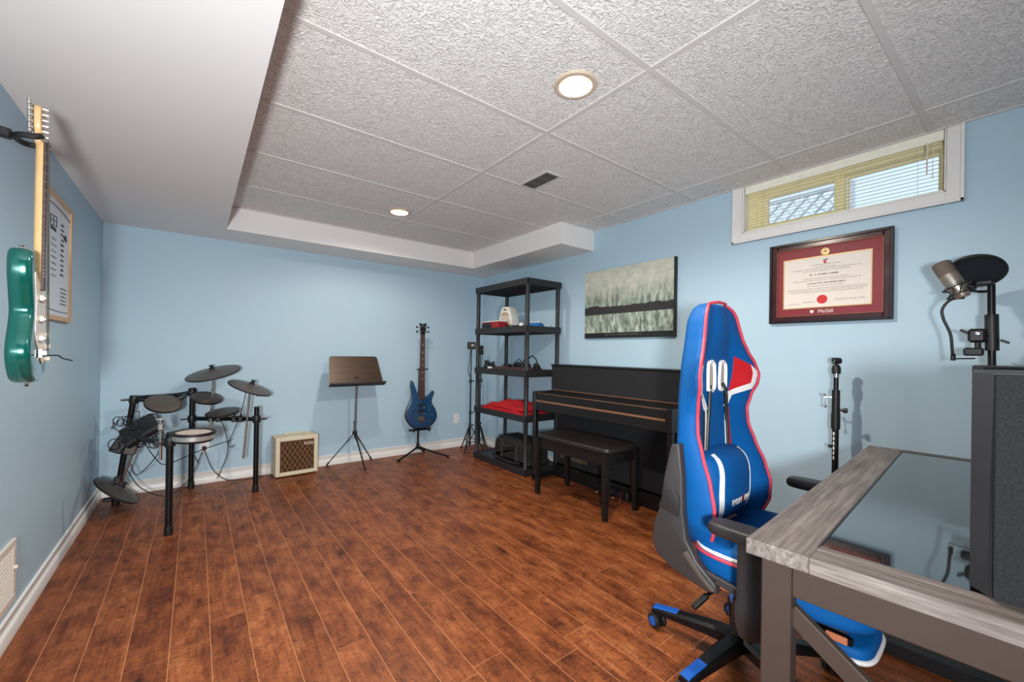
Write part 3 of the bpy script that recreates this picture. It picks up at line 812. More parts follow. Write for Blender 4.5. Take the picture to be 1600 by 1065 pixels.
for k in range(6): st.cyl((0.046, -0.0275+0.011*k, 0.105), (0.040, -0.0175+0.007*k, 0.83), 0.0005, n=4)
put('strings', st, 'steel', g)
hg = thing('guitar_hanger', 'black wall bracket holding the neck of the green guitar', 'hanger', (XL, GY, 1.86))
put('wall_plate', MB().box((0.008, -0.005, 0.005), (0.016, 0.055, 0.11), 0.004), 'black', hg)
for dz in (-0.035, 0.045):
    put('screw', MB().lathe([(0, 0), (0.006, 0), (0.004, 0.002), (0, 0.0025)], (0.016, -0.005, dz), (1, 0, 0), 14), 'chrome', hg)
put('arm', MB().bar((0.014, -0.005, 0.005), (0.085, -0.005, -0.004), 0.03, 0.032, 0.006), 'black', hg)
yk = put('yoke', MB().tube([(0.155, -0.040, 0.002), (0.142, -0.048, -0.006), (0.105, -0.042, -0.010), (0.092, -0.003, -0.010), (0.105, 0.036, -0.010), (0.142, 0.042, -0.006), (0.155, 0.034, 0.002)], 0.0095, 10, 5), 'rubberedge', hg)

# ------------------------------------------------------------------ electronic drum kit
k_ = thing('electronic_drum_kit', 'black rack-mounted electronic drum kit in the far left corner', 'drum kit', (-0.05, 3.95, 0))
def kp(name, mb, m, parent=k_, ang=35): return put(name, mb, m, parent, True, ang)
PF, PB, PR, PL = Vector((-0.121, 3.31, 0)), Vector((-0.02, 4.30, 0)), Vector((0.397, 3.907, 0)), Vector((-0.455, 4.16, 0))
def post(b0, top, label=None):
    b0, top = Vector(b0), Vector(top)
    o = kp('post', MB().cyl(b0+(top-b0)*0.02, top, 0.0185, n=20), 'blackmetal'); child_world(o)
    d_ = (top-b0).normalized()
    kp('rubber_foot', MB().lathe([(0, 0), (0.0225, 0.001), (0.0235, 0.008), (0.022, 0.05), (0.019, 0.053), (0, 0.053)], b0, d_, 20), 'rubberedge', o)
    return o
post(PF, PF+Vector((0, 0, 0.635)))
post(PB, PB+Vector((0, 0, 0.83)))
post(PR, PR+Vector((0, 0, 0.69)))
LT = Vector((-0.36, 4.13, 0.80))
post(PL, LT)
def clamp(p, d_=(0, 0, 1), knob=None):
    o = kp('clamp', MB().lathe([(0, -0.028), (0.027, -0.028), (0.029, -0.02), (0.029, 0.02), (0.027, 0.028), (0, 0.028)], p, d_, 18), 'black'); child_world(o)
    if knob is not None:
        p = Vector(p); kd = Vector(knob).normalized()
        kp('wing_bolt', MB().cyl(p+kd*0.02, p+kd*0.055, 0.006, n=8).box(p+kd*0.06, (0.03, 0.008, 0.014), 0.003), 'black', o)
    return o
clamp(PB+Vector((0, 0, 0.575)), knob=(-1, -0.2, 0)); clamp(PR+Vector((0, 0, 0.59)), knob=(1, -0.3, 0)); clamp(PB+Vector((0, 0, 0.795)), knob=(-0.3, -1, 0))
clamp(PF+Vector((0, 0, 0.575)), knob=(-1, -0.3, -0.1)); clamp(LT+Vector((0, 0, -0.03)), (LT-PL), knob=(-1, -0.4, 0)); clamp(PL+(LT-PL)*0.66, (LT-PL))
kp('rack_bar', MB().cyl(PB+Vector((0, 0, 0.575)), PR+Vector((0, 0, 0.59)), 0.0165, n=16), 'blackmetal')
kp('rack_bar', MB().tube([PL+(LT-PL)*0.66, (-0.36, 3.95, 0.56), (-0.27, 3.62, 0.555), PF+Vector((-0.04, 0.10, 0.565)), PF+Vector((0, 0, 0.575))], 0.0165, 14, 8), 'blackmetal')
kp('rack_bar', MB().tube([LT+Vector((0, 0, -0.02)), (-0.25, 4.25, 0.775), (-0.13, 4.29, 0.775), PB+Vector((0, 0, 0.795))], 0.0165, 14, 8), 'blackmetal')
def pad(c_, nrm, r, name, rim=None, bell=False):
    nrm = Vector(nrm).normalized()
    prof = [(0, 0.004), (r*0.5, 0.003), (r*0.95, 0.0), (r, -0.004), (r*0.97, -0.014), (r*0.6, -0.02), (0, -0.022)]
    o = kp(name, MB().lathe(prof, c_, nrm, 40), 'rubber', ang=50); child_world(o)
    kp('rim_edge', MB().lathe([(r*0.975, -0.0005), (r*1.012, -0.002), (r*1.012, -0.014), (r*0.975, -0.015)], c_, nrm, 40, True), 'rubberedge', o)
    return o
def cymbal(c_, nrm, r):
    nrm = Vector(nrm).normalized()
    o = kp('cymbal_pad', MB().lathe([(0, 0.028), (r*0.13, 0.026), (r*0.2, 0.018), (r*0.5, 0.010), (r, -0.006), (r*0.99, -0.014), (r*0.4, -0.002), (0, 0.004)], c_, nrm, 44), 'rubber', ang=60); child_world(o)
    kp('wing_nut', MB().lathe([(0, 0.026), (0.020, 0.026), (0.019, 0.038), (0.012, 0.042), (0.012, 0.050), (0.016, 0.052), (0.015, 0.060), (0, 0.061)], c_, nrm, 16), 'rubberedge', o)
    kp('edge_band', MB().lathe([(r*0.98, -0.0045), (r*1.008, -0.006), (r*1.008, -0.014), (r*0.98, -0.0145)], c_, nrm, 44, True), 'rubberedge', o)
    return o
pad((-0.183, 3.92, 0.757), (0.16, -0.50, 0.85), 0.108, 'tom_pad')
kp('tom_arm', MB().tube([LT+Vector((0, 0, -0.03)), (-0.30, 4.05, 0.765), (-0.22, 3.97, 0.742), (-0.19, 3.95, 0.735)], 0.011, 10, 6), 'blackmetal')
pad((0.072, 4.14, 0.762), (0.14, -0.36, 0.92), 0.106, 'tom_pad')
kp('tom_arm', MB().tube([PB+Vector((0, 0, 0.795)), (0.02, 4.22, 0.765), (0.06, 4.16, 0.738)], 0.011, 10, 6), 'blackmetal')
kp('tom_arm', MB().tube([PB+Vector((0, 0, 0.795)), (-0.06, 4.2, 0.79), (-0.08, 4.08, 0.765), (-0.13, 3.98, 0.74)], 0.010, 10, 6), 'blackmetal')
pad((0.173, 4.02, 0.652), (-0.13, -0.16, 0.97), 0.113, 'tom_pad')
kp('tom_arm', MB().tube([(0.20, 4.09, 0.585), (0.20, 4.05, 0.615), (0.18, 4.02, 0.635)], 0.011, 10, 6), 'blackmetal')
for f in (0.3, 0.42, 0.66, 0.76):
    p = PB+Vector((0, 0, 0.575))+(PR-PB+Vector((0, 0, 0.015)))*f
    kp('bar_clamp', MB().box(p, (0.045, 0.05, 0.046), 0.006).cyl(p+Vector((0, 0, 0.02)), p+Vector((0, 0, 0.045)), 0.008, n=10), 'black')
# snare
SN = Vector((-0.005, 3.27, 0.588))
sn = kp('snare_pad', MB().lathe([(0, 0), (0.106, 0.0), (0.109, 0.004), (0.109, 0.034), (0.105, 0.036), (0, 0.036)], SN, (0.03, -0.03, 1), 44), 'silver'); child_world(sn)
kp('hoop', MB().lathe([(0.093, 0.033), (0.112, 0.031), (0.114, 0.038), (0.112, 0.046), (0.094, 0.045), (0.092, 0.040)], SN, (0.03, -0.03, 1), 44, True), 'rubberedge', sn)
kp('drum_head', MB().lathe([(0, 0.043), (0.094, 0.041), (0.094, 0.036), (0, 0.036)], SN, (0.03, -0.03, 1), 44), 'snarehead', sn)
kp('base_shell', MB().lathe([(0, -0.012), (0.10, -0.012), (0.107, 0.0), (0, 0.001)], SN, (0.03, -0.03, 1), 40), 'rubberedge', sn)
kp('snare_arm', MB().tube([PF+Vector((0, 0, 0.60)), (-0.07, 3.30, 0.585), (-0.02, 3.28, 0.58)], 0.013, 10, 5), 'blackmetal')
# cymbals and their rods
C1 = Vector((0.113, 4.14, 0.965)); cymbal(C1, (-0.25, -0.20, 0.95), 0.188)
kp('cymbal_rod', MB().cyl((0.10, 4.17, 0.42), C1, 0.0085, n=12), 'chrome')
C2 = Vector((0.353, 3.93, 0.850)); cymbal(C2, (0.34, -0.20, 0.92), 0.158)
kp('cymbal_rod', MB().cyl((0.315, 3.96, 0.27), C2, 0.0085, n=12), 'chrome')
kp('tilter', MB().lathe([(0, -0.03), (0.014, -0.03), (0.016, -0.005), (0, -0.003)], C2, (0.1, 0, 1), 14), 'blackmetal')
# folded-down hi-hat pad by the wall
C3 = Vector((-0.425, 4.00, 0.150)); cymbal(C3, (0.66, -0.03, 0.75), 0.150)
kp('cymbal_rod', MB().cyl((-0.30, 3.90, 0.56), C3+Vector((0.01, 0, 0.02)), 0.009, n=12), 'chrome')
kp('rod_clamp', MB().box((-0.425, 3.97, 0.225), (0.04, 0.03, 0.05), 0.006), 'black')
kp('rod_clamp', MB().box((-0.475, 3.99, 0.09), (0.05, 0.03, 0.03), 0.006), 'black')
# module, clamp bolt, sticks of chrome
mo = kp('drum_module', MB().box((-0.30, 3.80, 0.585), (0.20, 0.20, 0.045), 0.008, Matrix.Rotation(-0.6, 3, 'Y') @ Matrix.Rotation(0.5, 3, 'X')), 'black'); child_world(mo)
kp('module_face', MB().box((-0.288, 3.785, 0.612), (0.17, 0.17, 0.006), 0.003, Matrix.Rotation(-0.6, 3, 'Y') @ Matrix.Rotation(0.5, 3, 'X')), 'speaker', mo)
kp('module_bracket', MB().box((-0.40, 3.86, 0.50), (0.07, 0.06, 0.13), 0.008, Matrix.Rotation(0.5, 3, 'Y')), 'black')
kp('module_bracket', MB().box((-0.345, 3.86, 0.475), (0.07, 0.05, 0.12), 0.010, Matrix.Rotation(0.25, 3, 'Y')), 'rubber')
kp('snare_bolt', MB().cyl((-0.165, 3.31, 0.47), (-0.165, 3.31, 0.72), 0.009, n=12).box((-0.165, 3.31, 0.72), (0.05, 0.012, 0.010), 0.003).box((-0.165, 3.31, 0.672), (0.03, 0.028, 0.045), 0.008), 'chrome')
kp('bar_joint', MB().box((-0.15, 3.33, 0.575), (0.10, 0.05, 0.04), 0.008), 'black')
q = random.Random(11); cb = MB()
for j in range(20):
    c_ = Vector((-0.30+q.uniform(-0.12, 0.12), 3.80+q.uniform(-0.10, 0.08), 0.59+q.uniform(-0.09, 0.08))); pts = []
    rr = q.uniform(0.03, 0.06); ax = Vector((q.uniform(-1, 1), q.uniform(-1, 1), q.uniform(-0.6, 0.6))).normalized(); x_, y_, _ = frame_from(ax)
    for i in range(9): a = i*0.85; pts.append(c_+x_*rr*math.cos(a)*(1+0.1*i/9)+y_*rr*math.sin(a)+ax*0.004*i)
    cb.tube(pts, 0.0028, 6, 4)
kp('cable_bundle', cb, 'cable')
for pts in ([(-0.30, 3.86, 0.53), (-0.22, 3.9, 0.36), (-0.16, 3.95, 0.30), (0.0, 4.1, 0.33), (0.15, 4.2, 0.36), (0.26, 4.3, 0.37)],
            [(-0.22, 3.85, 0.53), (-0.20, 3.88, 0.42), (-0.27, 3.9, 0.30), (-0.33, 3.95, 0.25), (-0.36, 4.0, 0.32)],
            [(-0.38, 4.05, 0.26), (-0.30, 3.98, 0.14), (-0.15, 3.9, 0.08), (-0.02, 4.05, 0.16), (0.05, 4.25, 0.30)],
            [(0.15, 4.05, 0.63), (0.20, 4.1, 0.48), (0.22, 4.15, 0.3), (0.17, 4.2, 0.12), (0.15, 4.2, 0.08)],
            [(0.33, 3.95, 0.84), (0.30, 4.0, 0.65), (0.24, 4.1, 0.43), (0.22, 4.12, 0.36), (0.25, 4.12, 0.34), (0.26, 4.12, 0.36)],
            [(0.0, 4.2, 0.55), (0.0, 4.25, 0.40), (-0.01, 4.28, 0.30), (0.03, 4.28, 0.20)],
            [(0.37, 3.93, 0.84), (0.39, 3.92, 0.80), (0.40, 3.91, 0.775), (0.405, 3.90, 0.785)]):
    kp('cable', MB().tube(pts, 0.0032, 7, 6), 'cable')
kp('power_cable', MB().tube([(0.066, 4.365, 0.302), (0.08, 4.36, 0.25), (0.13, 4.33, 0.12), (0.22, 4.30, 0.03), (0.36, 4.31, 0.006), (0.50, 4.33, 0.006)], 0.0034, 7, 6), 'cable')
kp('plug', MB().box((0.066, 4.382, 0.304), (0.03, 0.030, 0.034), 0.006), 'black')

# ------------------------------------------------------------------ small cream amplifier
a_ = thing('guitar_amplifier', 'small cream guitar amplifier with brown diamond grille cloth', 'amplifier', (0.752, 4.19, 0), math.radians(3))
AW, AH, AD = 0.355, 0.362, 0.20
def shell(mb, w_, h_, d_, th, y0):
    for (xa, xb, za, zb) in ((-w_/2, -w_/2+th, 0.012, h_), (w_/2-th, w_/2, 0.012, h_), (-w_/2+th, w_/2-th, 0.012, 0.012+th), (-w_/2+th, w_/2-th, h_-th, h_)):
        mb.box(((xa+xb)/2, y0+d_/2, (za+zb)/2), (xb-xa, d_, zb-za), 0.004)
    return mb
put('cabinet', shell(MB(), AW, AH, AD, 0.036, 0.0).box((0, AD-0.006, AH/2), (AW-0.06, 0.01, AH-0.06)), 'ampskin', a_)
gr = put('grille', MB().box((0, 0.012, 0.187), (AW-0.072, 0.008, AH-0.082)), 'ampcloth', a_)
put('grille_trim', MB().box((-(AW-0.072)/2+0.002, 0.007, 0.187), (0.004, 0.006, AH-0.084)).box(((AW-0.072)/2-0.002, 0.007, 0.187), (0.004, 0.006, AH-0.084)).box((0, 0.007, 0.187+(AH-0.084)/2-0.002), (AW-0.076, 0.006, 0.004)).box((0, 0.007, 0.187-(AH-0.084)/2+0.002), (AW-0.076, 0.006, 0.004)), 'rosewood', a_)
text('badge', 'VOX', 0.040, 'letter', a_, axes((0.095, 0.0065, 0.288), (1, 0, 0), (0, 0, 1), (0, -1, 0)), 0.002, 0.0, 1.05)
hn = put('handle', MB().tube([(-0.085, 0.10, AH), (-0.078, 0.10, AH+0.016), (-0.05, 0.10, AH+0.022), (0.05, 0.10, AH+0.022), (0.078, 0.10, AH+0.016), (0.085, 0.10, AH)], 0.006, 8, 5), 'ampskin', a_)
for x in (-0.085, 0.085): put('handle_cap', MB().box((x, 0.10, AH+0.004), (0.03, 0.022, 0.008), 0.003), 'gold', a_)
for x in (-0.14, 0.14):
    for y in (0.03, 0.17): put('foot', MB().cyl((x, y, 0), (x, y, 0.013), 0.013, n=12), 'rubberedge', a_)

# ------------------------------------------------------------------ music stand
ms = thing('music_stand', 'tall music stand with dark bronze desk and tripod legs', 'music stand', (1.28, 4.26, 0))
HUB = Vector((1.268, 4.21, 0.34))
DB = Vector((1.255, 4.10, 0.815)); DTOP = Vector((1.262, 4.265, 1.098)); wv = Vector((0.5, 0.02, 0)).normalized(); uv = (DTOP-DB).normalized(); nv_ = wv.cross(uv).normalized()
dh = (DTOP-DB).length; wb_, wt_ = 0.262, 0.238; rr = 0.03
pts = [(-wb_, 0), (wb_, 0)]
for k in range(7): a = PI/2*k/6; pts.append((wt_-rr+rr*math.cos(a), dh-rr+rr*math.sin(a)))
for k in range(7): a = PI/2+PI/2*k/6; pts.append((-wt_+rr+rr*math.cos(a), dh-rr+rr*math.sin(a)))
mpm = lambda u, v_, t: DB+wv*u+uv*v_+nv_*t
dk = put('desk', MB().slab(pts, -0.003, 0.003, mpm), 'msdesk', ms, True); child_world(dk)
for z in (0.07, 0.14, 0.21):
    for s_ in (-1, 1):
        put('pressed_rib', MB().bar(mpm(s_*0.05, z, 0.003), mpm(s_*0.20, z, 0.003), 0.006, 0.003, 0.001, nv_), 'msdesk', dk, True)
put('emblem', MB().lathe([(0, 0), (0.018, 0), (0.016, 0.003), (0, 0.003)], mpm(0, 0.09, 0.003), nv_, 24), 'msdesk', dk, True)
put('lip', MB().bar(mpm(-wb_-0.008, 0.0, 0.025), mpm(wb_+0.008, 0.0, 0.025), 0.056, 0.006, 0.002, uv).bar(mpm(-wb_-0.008, 0.007, 0.052), mpm(wb_+0.008, 0.007, 0.052), 0.004, 0.016, 0.001, uv), 'rubberedge', dk, True)
put('desk_bracket', MB().box(mpm(0, 0.07, -0.018), (0.05, 0.03, 0.06), 0.005), 'blackmetal', ms, True)
put('pole', MB().cyl(HUB+Vector((0.002, 0.0, -0.05)), (1.262, 4.165, 0.86), 0.009, n=14), 'steel', ms, True)
put('sleeve', MB().cyl(HUB+Vector((0, 0, -0.02)), HUB+Vector((0, 0, 0.10)), 0.0125, n=14).cyl(HUB+Vector((0, 0, 0.095)), HUB+Vector((0, 0, 0.115)), 0.016, n=14), 'steel', ms, True)
for f in ((1.05, 4.38, 0.010), (1.305, 3.985, 0.010), (1.49, 4.36, 0.010)):
    f = Vector(f)
    lg = put('leg', MB().bar(HUB+(f-HUB)*0.03, f, 0.012, 0.008, 0.002), 'blackmetal', ms, True); child_world(lg)
    put('rubber_tip', MB().bar(f+(HUB-f).normalized()*0.035, f-Vector((0, 0, 0.004)), 0.017, 0.014, 0.003), 'rubberedge', lg, True)
    put('brace', MB().bar(HUB+(f-HUB)*0.30, HUB+Vector((0.0, 0.0, -0.05)), 0.008, 0.004, 0.001), 'steel', lg, True)
put('leg_hub', MB().lathe([(0, -0.02), (0.02, -0.018), (0.022, 0.0), (0.018, 0.016), (0, 0.018)], HUB, (0, 0, 1), 16), 'blackmetal', ms, True)

# ------------------------------------------------------------------ bass guitar and its stand
BX, BY, BZ = 1.992, 4.235, 0.302
bs = thing('bass_guitar', 'dark blue electric bass guitar standing against the back wall', 'guitar', (BX, BY, BZ), math.radians(-8))
ob = catmull([(0.0, 0.0), (-0.085, 0.012), (-0.150, 0.07), (-0.182, 0.15), (-0.165, 0.23), (-0.130, 0.31), (-0.115, 0.385), (-0.128, 0.46), (-0.128, 0.52), (-0.108, 0.535), (-0.085, 0.48), (-0.060, 0.415), (-0.035, 0.375), (0.0, 0.36), (0.045, 0.355), (0.080, 0.37), (0.108, 0.405), (0.135, 0.415), (0.142, 0.385), (0.122, 0.33), (0.120, 0.28), (0.155, 0.22), (0.180, 0.14), (0.150, 0.06), (0.085, 0.012)], 5, True)
mpb = lambda u, v_, t: Vector((u, -t, v_))
bb = put('body', MB().slab(ob, -0.018, 0.020, mpb, 0.008, 3), 'bassedge', bs)
inn = [(p.x*0.93, 0.012+p.y*0.955) for p in ob]
put('top', MB().slab(inn, 0.0195, 0.0225, mpb, 0.002, 2), 'bassblue', bs)
def taper(mb, z0, w0, z1, w1, ya, yb):
    return mb.add([(-w0, -ya, z0), (w0, -ya, z0), (w1, -ya, z1), (-w1, -ya, z1), (-w0, -yb, z0), (w0, -yb, z0), (w1, -yb, z1), (-w1, -yb, z1)], [(3, 2, 1, 0), (4, 5, 6, 7), (0, 1, 5, 4), (1, 2, 6, 5), (2, 3, 7, 6), (3, 0, 4, 7)])
put('neck', taper(MB(), 0.33, 0.030, 1.045, 0.021, 0.003, 0.024), 'rosewood', bs)
fb = put('fretboard', taper(MB(), 0.325, 0.031, 1.045, 0.0215, 0.024, 0.030), 'rosewood', bs)
for k in range(1, 22):
    z = 1.045-0.864*(1-2**(-k/12))
    if z > 0.33: put('fret', MB().box((0, -0.0305, z), (0.042+0.018*(1.045-z)/0.72, 0.002, 0.0022)), 'chrome', fb)
for k in (3, 5, 7, 9, 12, 15):
    z = 1.045-0.864*(1-2**(-(k-0.5)/12))
    put('inlay_dot', MB().cyl((0, -0.029, z), (0, -0.0307, z), 0.0045, n=12), 'letter', fb)
hd = put('headstock', MB().slab([(-0.022, 1.03), (-0.030, 1.06), (-0.036, 1.085), (-0.034, 1.13), (-0.042, 1.172), (-0.015, 1.165), (0, 1.158), (0.015, 1.165), (0.042, 1.172), (0.034, 1.13), (0.036, 1.085), (0.030, 1.06), (0.022, 1.03)], 0.010, 0.024, mpb, 0.003, 2), 'basshead', bs)
put('logo', MB().box((0, -0.0245, 1.142), (0.034, 0.001, 0.010), 0.0004), 'steel', hd)
for s_ in (-1, 1):
    for z in (1.075, 1.125):
        tn = put('tuner', MB().cyl((s_*0.020, -0.022, z), (s_*0.020, -0.036, z), 0.006, n=12).cyl((s_*0.03, -0.012, z), (s_*0.056, -0.012, z), 0.003, n=8), 'chrome', bs)
        put('tuner_key', MB().box((s_*0.064, -0.012, z), (0.016, 0.008, 0.022), 0.004), 'blackmetal', tn)
for z, w_ in ((0.265, 0.040), (0.20, 0.040)):
    put('pickup', MB().box((0.0, -0.026, z), (0.082, 0.010, 0.024), 0.003), 'black', bs)
br = put('bridge', MB().box((0, -0.026, 0.110), (0.072, 0.008, 0.058), 0.002), 'chrome', bs)
for k in range(4): put('saddle', MB().box((-0.027+0.018*k, -0.033, 0.115), (0.013, 0.008, 0.030), 0.002), 'steel', br)
for x, z in ((0.098, 0.208), (0.125, 0.150), (0.098, 0.088), (0.034, 0.165), (0.034, 0.235)):
    put('knob', MB().lathe([(0, 0), (0.010, 0), (0.009, 0.013), (0, 0.014)], (x, -0.0215, z), (0, -1, 0), 16), 'chrome', bs)
st = MB()
for k in range(4): st.cyl((-0.027+0.018*k, -0.038, 0.10), (-0.0165+0.011*k, -0.032, 1.05), 0.0009, n=4)
put('strings', st, 'steel', bs)
sd = thing('bass_stand', 'black tubular floor stand holding the blue bass guitar', 'guitar stand', (1.985, 4.27, 0))
put('pole', MB().cyl((1.985, 4.29, 0.06), (1.99, 4.29, 0.96), 0.011, n=12), 'blackmetal', sd, True)
put('neck_yoke', MB().tube([(1.945, 4.195, 0.965), (1.945, 4.23, 0.960), (1.952, 4.265, 0.957), (1.99, 4.285, 0.957), (2.032, 4.265, 0.957), (2.042, 4.23, 0.960), (2.044, 4.195, 0.965)], 0.007, 8, 5), 'rubberedge', sd, True)
put('cradle_bar', MB().cyl((1.865, 4.265, 0.288), (2.11, 4.245, 0.288), 0.011, n=12).cyl((1.985, 4.29, 0.288), (1.985, 4.255, 0.288), 0.012, n=10), 'blackmetal', sd, True)
for x, y in ((1.90, 4.262), (2.075, 4.248)):
    put('cradle_arm', MB().tube([(x, y, 0.288), (x-0.008, y-0.07, 0.285), (x-0.011, y-0.085, 0.295), (x-0.012, y-0.09, 0.325)], 0.009, 8, 5), 'rubberedge', sd, True)
for f in ((1.70, 4.14, 0.012), (2.215, 4.01, 0.012), (2.10, 4.37, 0.012)):
    lg = put('leg', MB().tube([(1.985, 4.285, 0.10), Vector((1.985, 4.285, 0.085))+(Vector(f)-Vector((1.985, 4.285, 0.085)))*0.3, f], 0.010, 10, 5), 'blackmetal', sd, True); child_world(lg)
    dd = (Vector(f)-Vector((1.985, 4.285, 0.06))).normalized(); dd.z = 0
    put('rubber_foot', MB().cyl(Vector(f)-dd*0.015, Vector(f)+dd*0.012, 0.0118, n=12), 'rubberedge', lg, True)
put('collar', MB().lathe([(0, -0.03), (0.018, -0.03), (0.018, 0.03), (0, 0.03)], (1.985, 4.288, 0.10), (0, 0, 1), 16), 'black', sd, True)

# ------------------------------------------------------------------ shelving unit
SX0, SX1, SY0, SY1 = 2.442, 2.885, 2.955, 3.855
sh = thing('shelving_unit', 'tall black plastic shelving unit with five shelves in the corner', 'shelf', (SX0, (SY0+SY1)/2, 0))
LEV = [0.062, 0.565, 0.990, 1.415, 1.865]
PX0, PX1, PY0_, PY1_ = SX0+0.026, SX1-0.026, SY0+0.026, SY1-0.026
for i, z in enumerate(LEV):
    mb = MB().box(((SX0+SX1)/2, (SY0+SY1)/2, z-0.012), (SX1-SX0-0.01, SY1-SY0-0.01, 0.014), 0.002)
    for (xa, xb, ya, yb) in ((SX0, SX0+0.014, SY0, SY1), (SX1-0.014, SX1, SY0, SY1), (SX0, SX1, SY0, SY0+0.014), (SX0, SX1, SY1-0.014, SY1)):
        mb.box(((xa+xb)/2, (ya+yb)/2, z-0.028), (xb-xa, yb-ya, 0.062), 0.005)
    o = put('shelf_board', mb, 'shelf', sh, True); child_world(o)
    for k in range(1, 6):
        y = SY0+(SY1-SY0)*k/6
        put('underside_rib', MB().box(((SX0+SX1)/2, y, z-0.032), (SX1-SX0-0.03, 0.008, 0.028)), 'shelf', o, True)
for (x, y) in ((PX0, PY0_), (PX0, PY1_), (PX1, PY0_), (PX1, PY1_)):
    for a, b in zip(LEV, LEV[1:]):
        o = put('post', MB().lathe([(0, 0), (0.023, 0), (0.023, 0.012), (0.0205, 0.016), (0.0205, b-a-0.076), (0.023, b-a-0.072), (0.023, b-a-0.058), (0, b-a-0.058)], (x, y, a), (0, 0, 1), 18), 'shelf', sh, True)

# things on the shelves
def zt(i): return LEV[i]-0.005
rb = thing('rack_mixer', 'flat red box with black knobbed front panel on the upper shelf', 'audio device', (2.53, 3.60, zt(3)+0.002))
put('case', MB().box((0.0, 0.0, 0.036), (0.13, 0.30, 0.068), 0.004), 'redbox', rb)
put('front_panel', MB().box((-0.066, 0.055, 0.032), (0.006, 0.17, 0.056), 0.002), 'black', rb)
put('lid', MB().box((0, 0.0, 0.074), (0.134, 0.304, 0.008), 0.002), 'letter', rb)
for k in range(7): put('knob', MB().lathe([(0, 0), (0.007, 0), (0.006, 0.010), (0, 0.011)], (-0.069, -0.015+0.024*k, 0.03), (-1, 0, 0), 12), 'speaker', rb)
ht = thing('desk_fan_heater', 'white arched portable heater with slotted front on the upper shelf', 'heater', (2.70, 3.58, zt(3)+0.001), math.radians(8))
ar = [(-0.105, 0), (0.105, 0), (0.100, 0.11), (0.076, 0.20), (0.045, 0.245), (-0.045, 0.245), (-0.076, 0.20), (-0.100, 0.11)]
mph = lambda u, v_, t: Vector((t, u, v_))
put('body', MB().slab(ar, -0.06, 0.06, mph, 0.014, 3), 'heater', ht)
put('grille', MB().slab(catmull([(-0.062, 0.02), (0.062, 0.02), (0.062, 0.12), (0.035, 0.175), (-0.035, 0.175), (-0.062, 0.12)], 4, True), 0.0, 0.003, lambda u, v_, t: Vector((-0.0605-t, u, v_)), 0), 'tan', ht)
for k in range(6): put('slat', MB().box((-0.066, -0.055+0.022*k, 0.092), (0.006, 0.009, 0.140-abs(k-2.5)*0.014), 0.002), 'heater', ht)
put('handle_slot', MB().box((-0.057, 0, 0.212), (0.012, 0.045, 0.014), 0.005), 'dark', ht)
bp = thing('effects_pedal', 'blue metal effects box with white knobs on the upper shelf', 'effects pedal', (2.63, 3.055, zt(3)+0.001), math.radians(20))
put('case', MB().box((0, 0, 0.022), (0.11, 0.125, 0.042), 0.005), 'bluebox', bp)
for y in (-0.035, 0.0, 0.035): put('knob', MB().lathe([(0, 0), (0.010, 0), (0.009, 0.014), (0, 0.015)], (-0.01, y, 0.043), (0, 0, 1), 14), 'letter', bp)
put('jack_plug', MB().cyl((0, 0.06, 0.024), (0, 0.085, 0.024), 0.007, n=10), 'black', bp)
bt = thing('small_bottle', 'small clear bottle with black cap beside the blue effects box', 'bottle', (2.60, 3.145, zt(3)+0.001))
put('glass', MB().lathe([(0, 0), (0.016, 0), (0.017, 0.05), (0.009, 0.062), (0.009, 0.070), (0, 0.070)], n=16), 'steel', bt)
put('cap', MB().lathe([(0, 0.068), (0.012, 0.068), (0.012, 0.088), (0, 0.09)], n=14), 'black', bt)
def coil(name, label, loc, n, rad, seed, hmax=0.03, r=0.0035, mat_='cable', group=None):
    q = random.Random(seed); pts = []
    for i in range(n*8):
        a = i*0.8+q.uniform(-0.2, 0.2); rr = rad*(0.75+0.35*q.random())
        pts.append((rr*math.cos(a), rr*1.25*math.sin(a), r+hmax*(i/(n*8))*q.uniform(0.5, 1.3)))
    o = put(name, MB().tube(pts, r, 6, 3), mat_); o.location = loc
    return tag(o, label, 'cable', group)
coil('coiled_cable', 'black cable coil behind the small bottle on the upper shelf', (2.77, 3.16, zt(3)), 4, 0.05, 1, group='cables on the shelves')
coil('coiled_cable', 'black cable coil beside the white heater on the upper shelf', (2.56, 3.33, zt(3)), 4, 0.06, 2, group='cables on the shelves')
ad = thing('power_adapter', 'small white round adapter at the front of the upper shelf', 'adapter', (2.49, 3.10, zt(3)+0.001))
put('body', MB().sphere((0, 0, 0.022), 0.022, (1, 1.2, 1), 14, 8), 'heater', ad); put('lead', MB().tube([(0.01, -0.02, 0.02), (0.03, -0.05, 0.004), (0.06, -0.04, 0.004)], 0.003, 6, 5), 'cable', ad)
pw = put('white_cable', MB().tube([(2.72, 2.985, zt(3)+0.012), (2.75, 2.985, zt(3)+0.035), (2.79, 2.995, zt(3)+0.030), (2.81, 3.02, zt(3)+0.012), (2.77, 3.05, zt(3)+0.012)], 0.0035, 7, 6), 'heater'); tag(pw, 'pale looped cable at the right end of the upper shelf', 'cable')
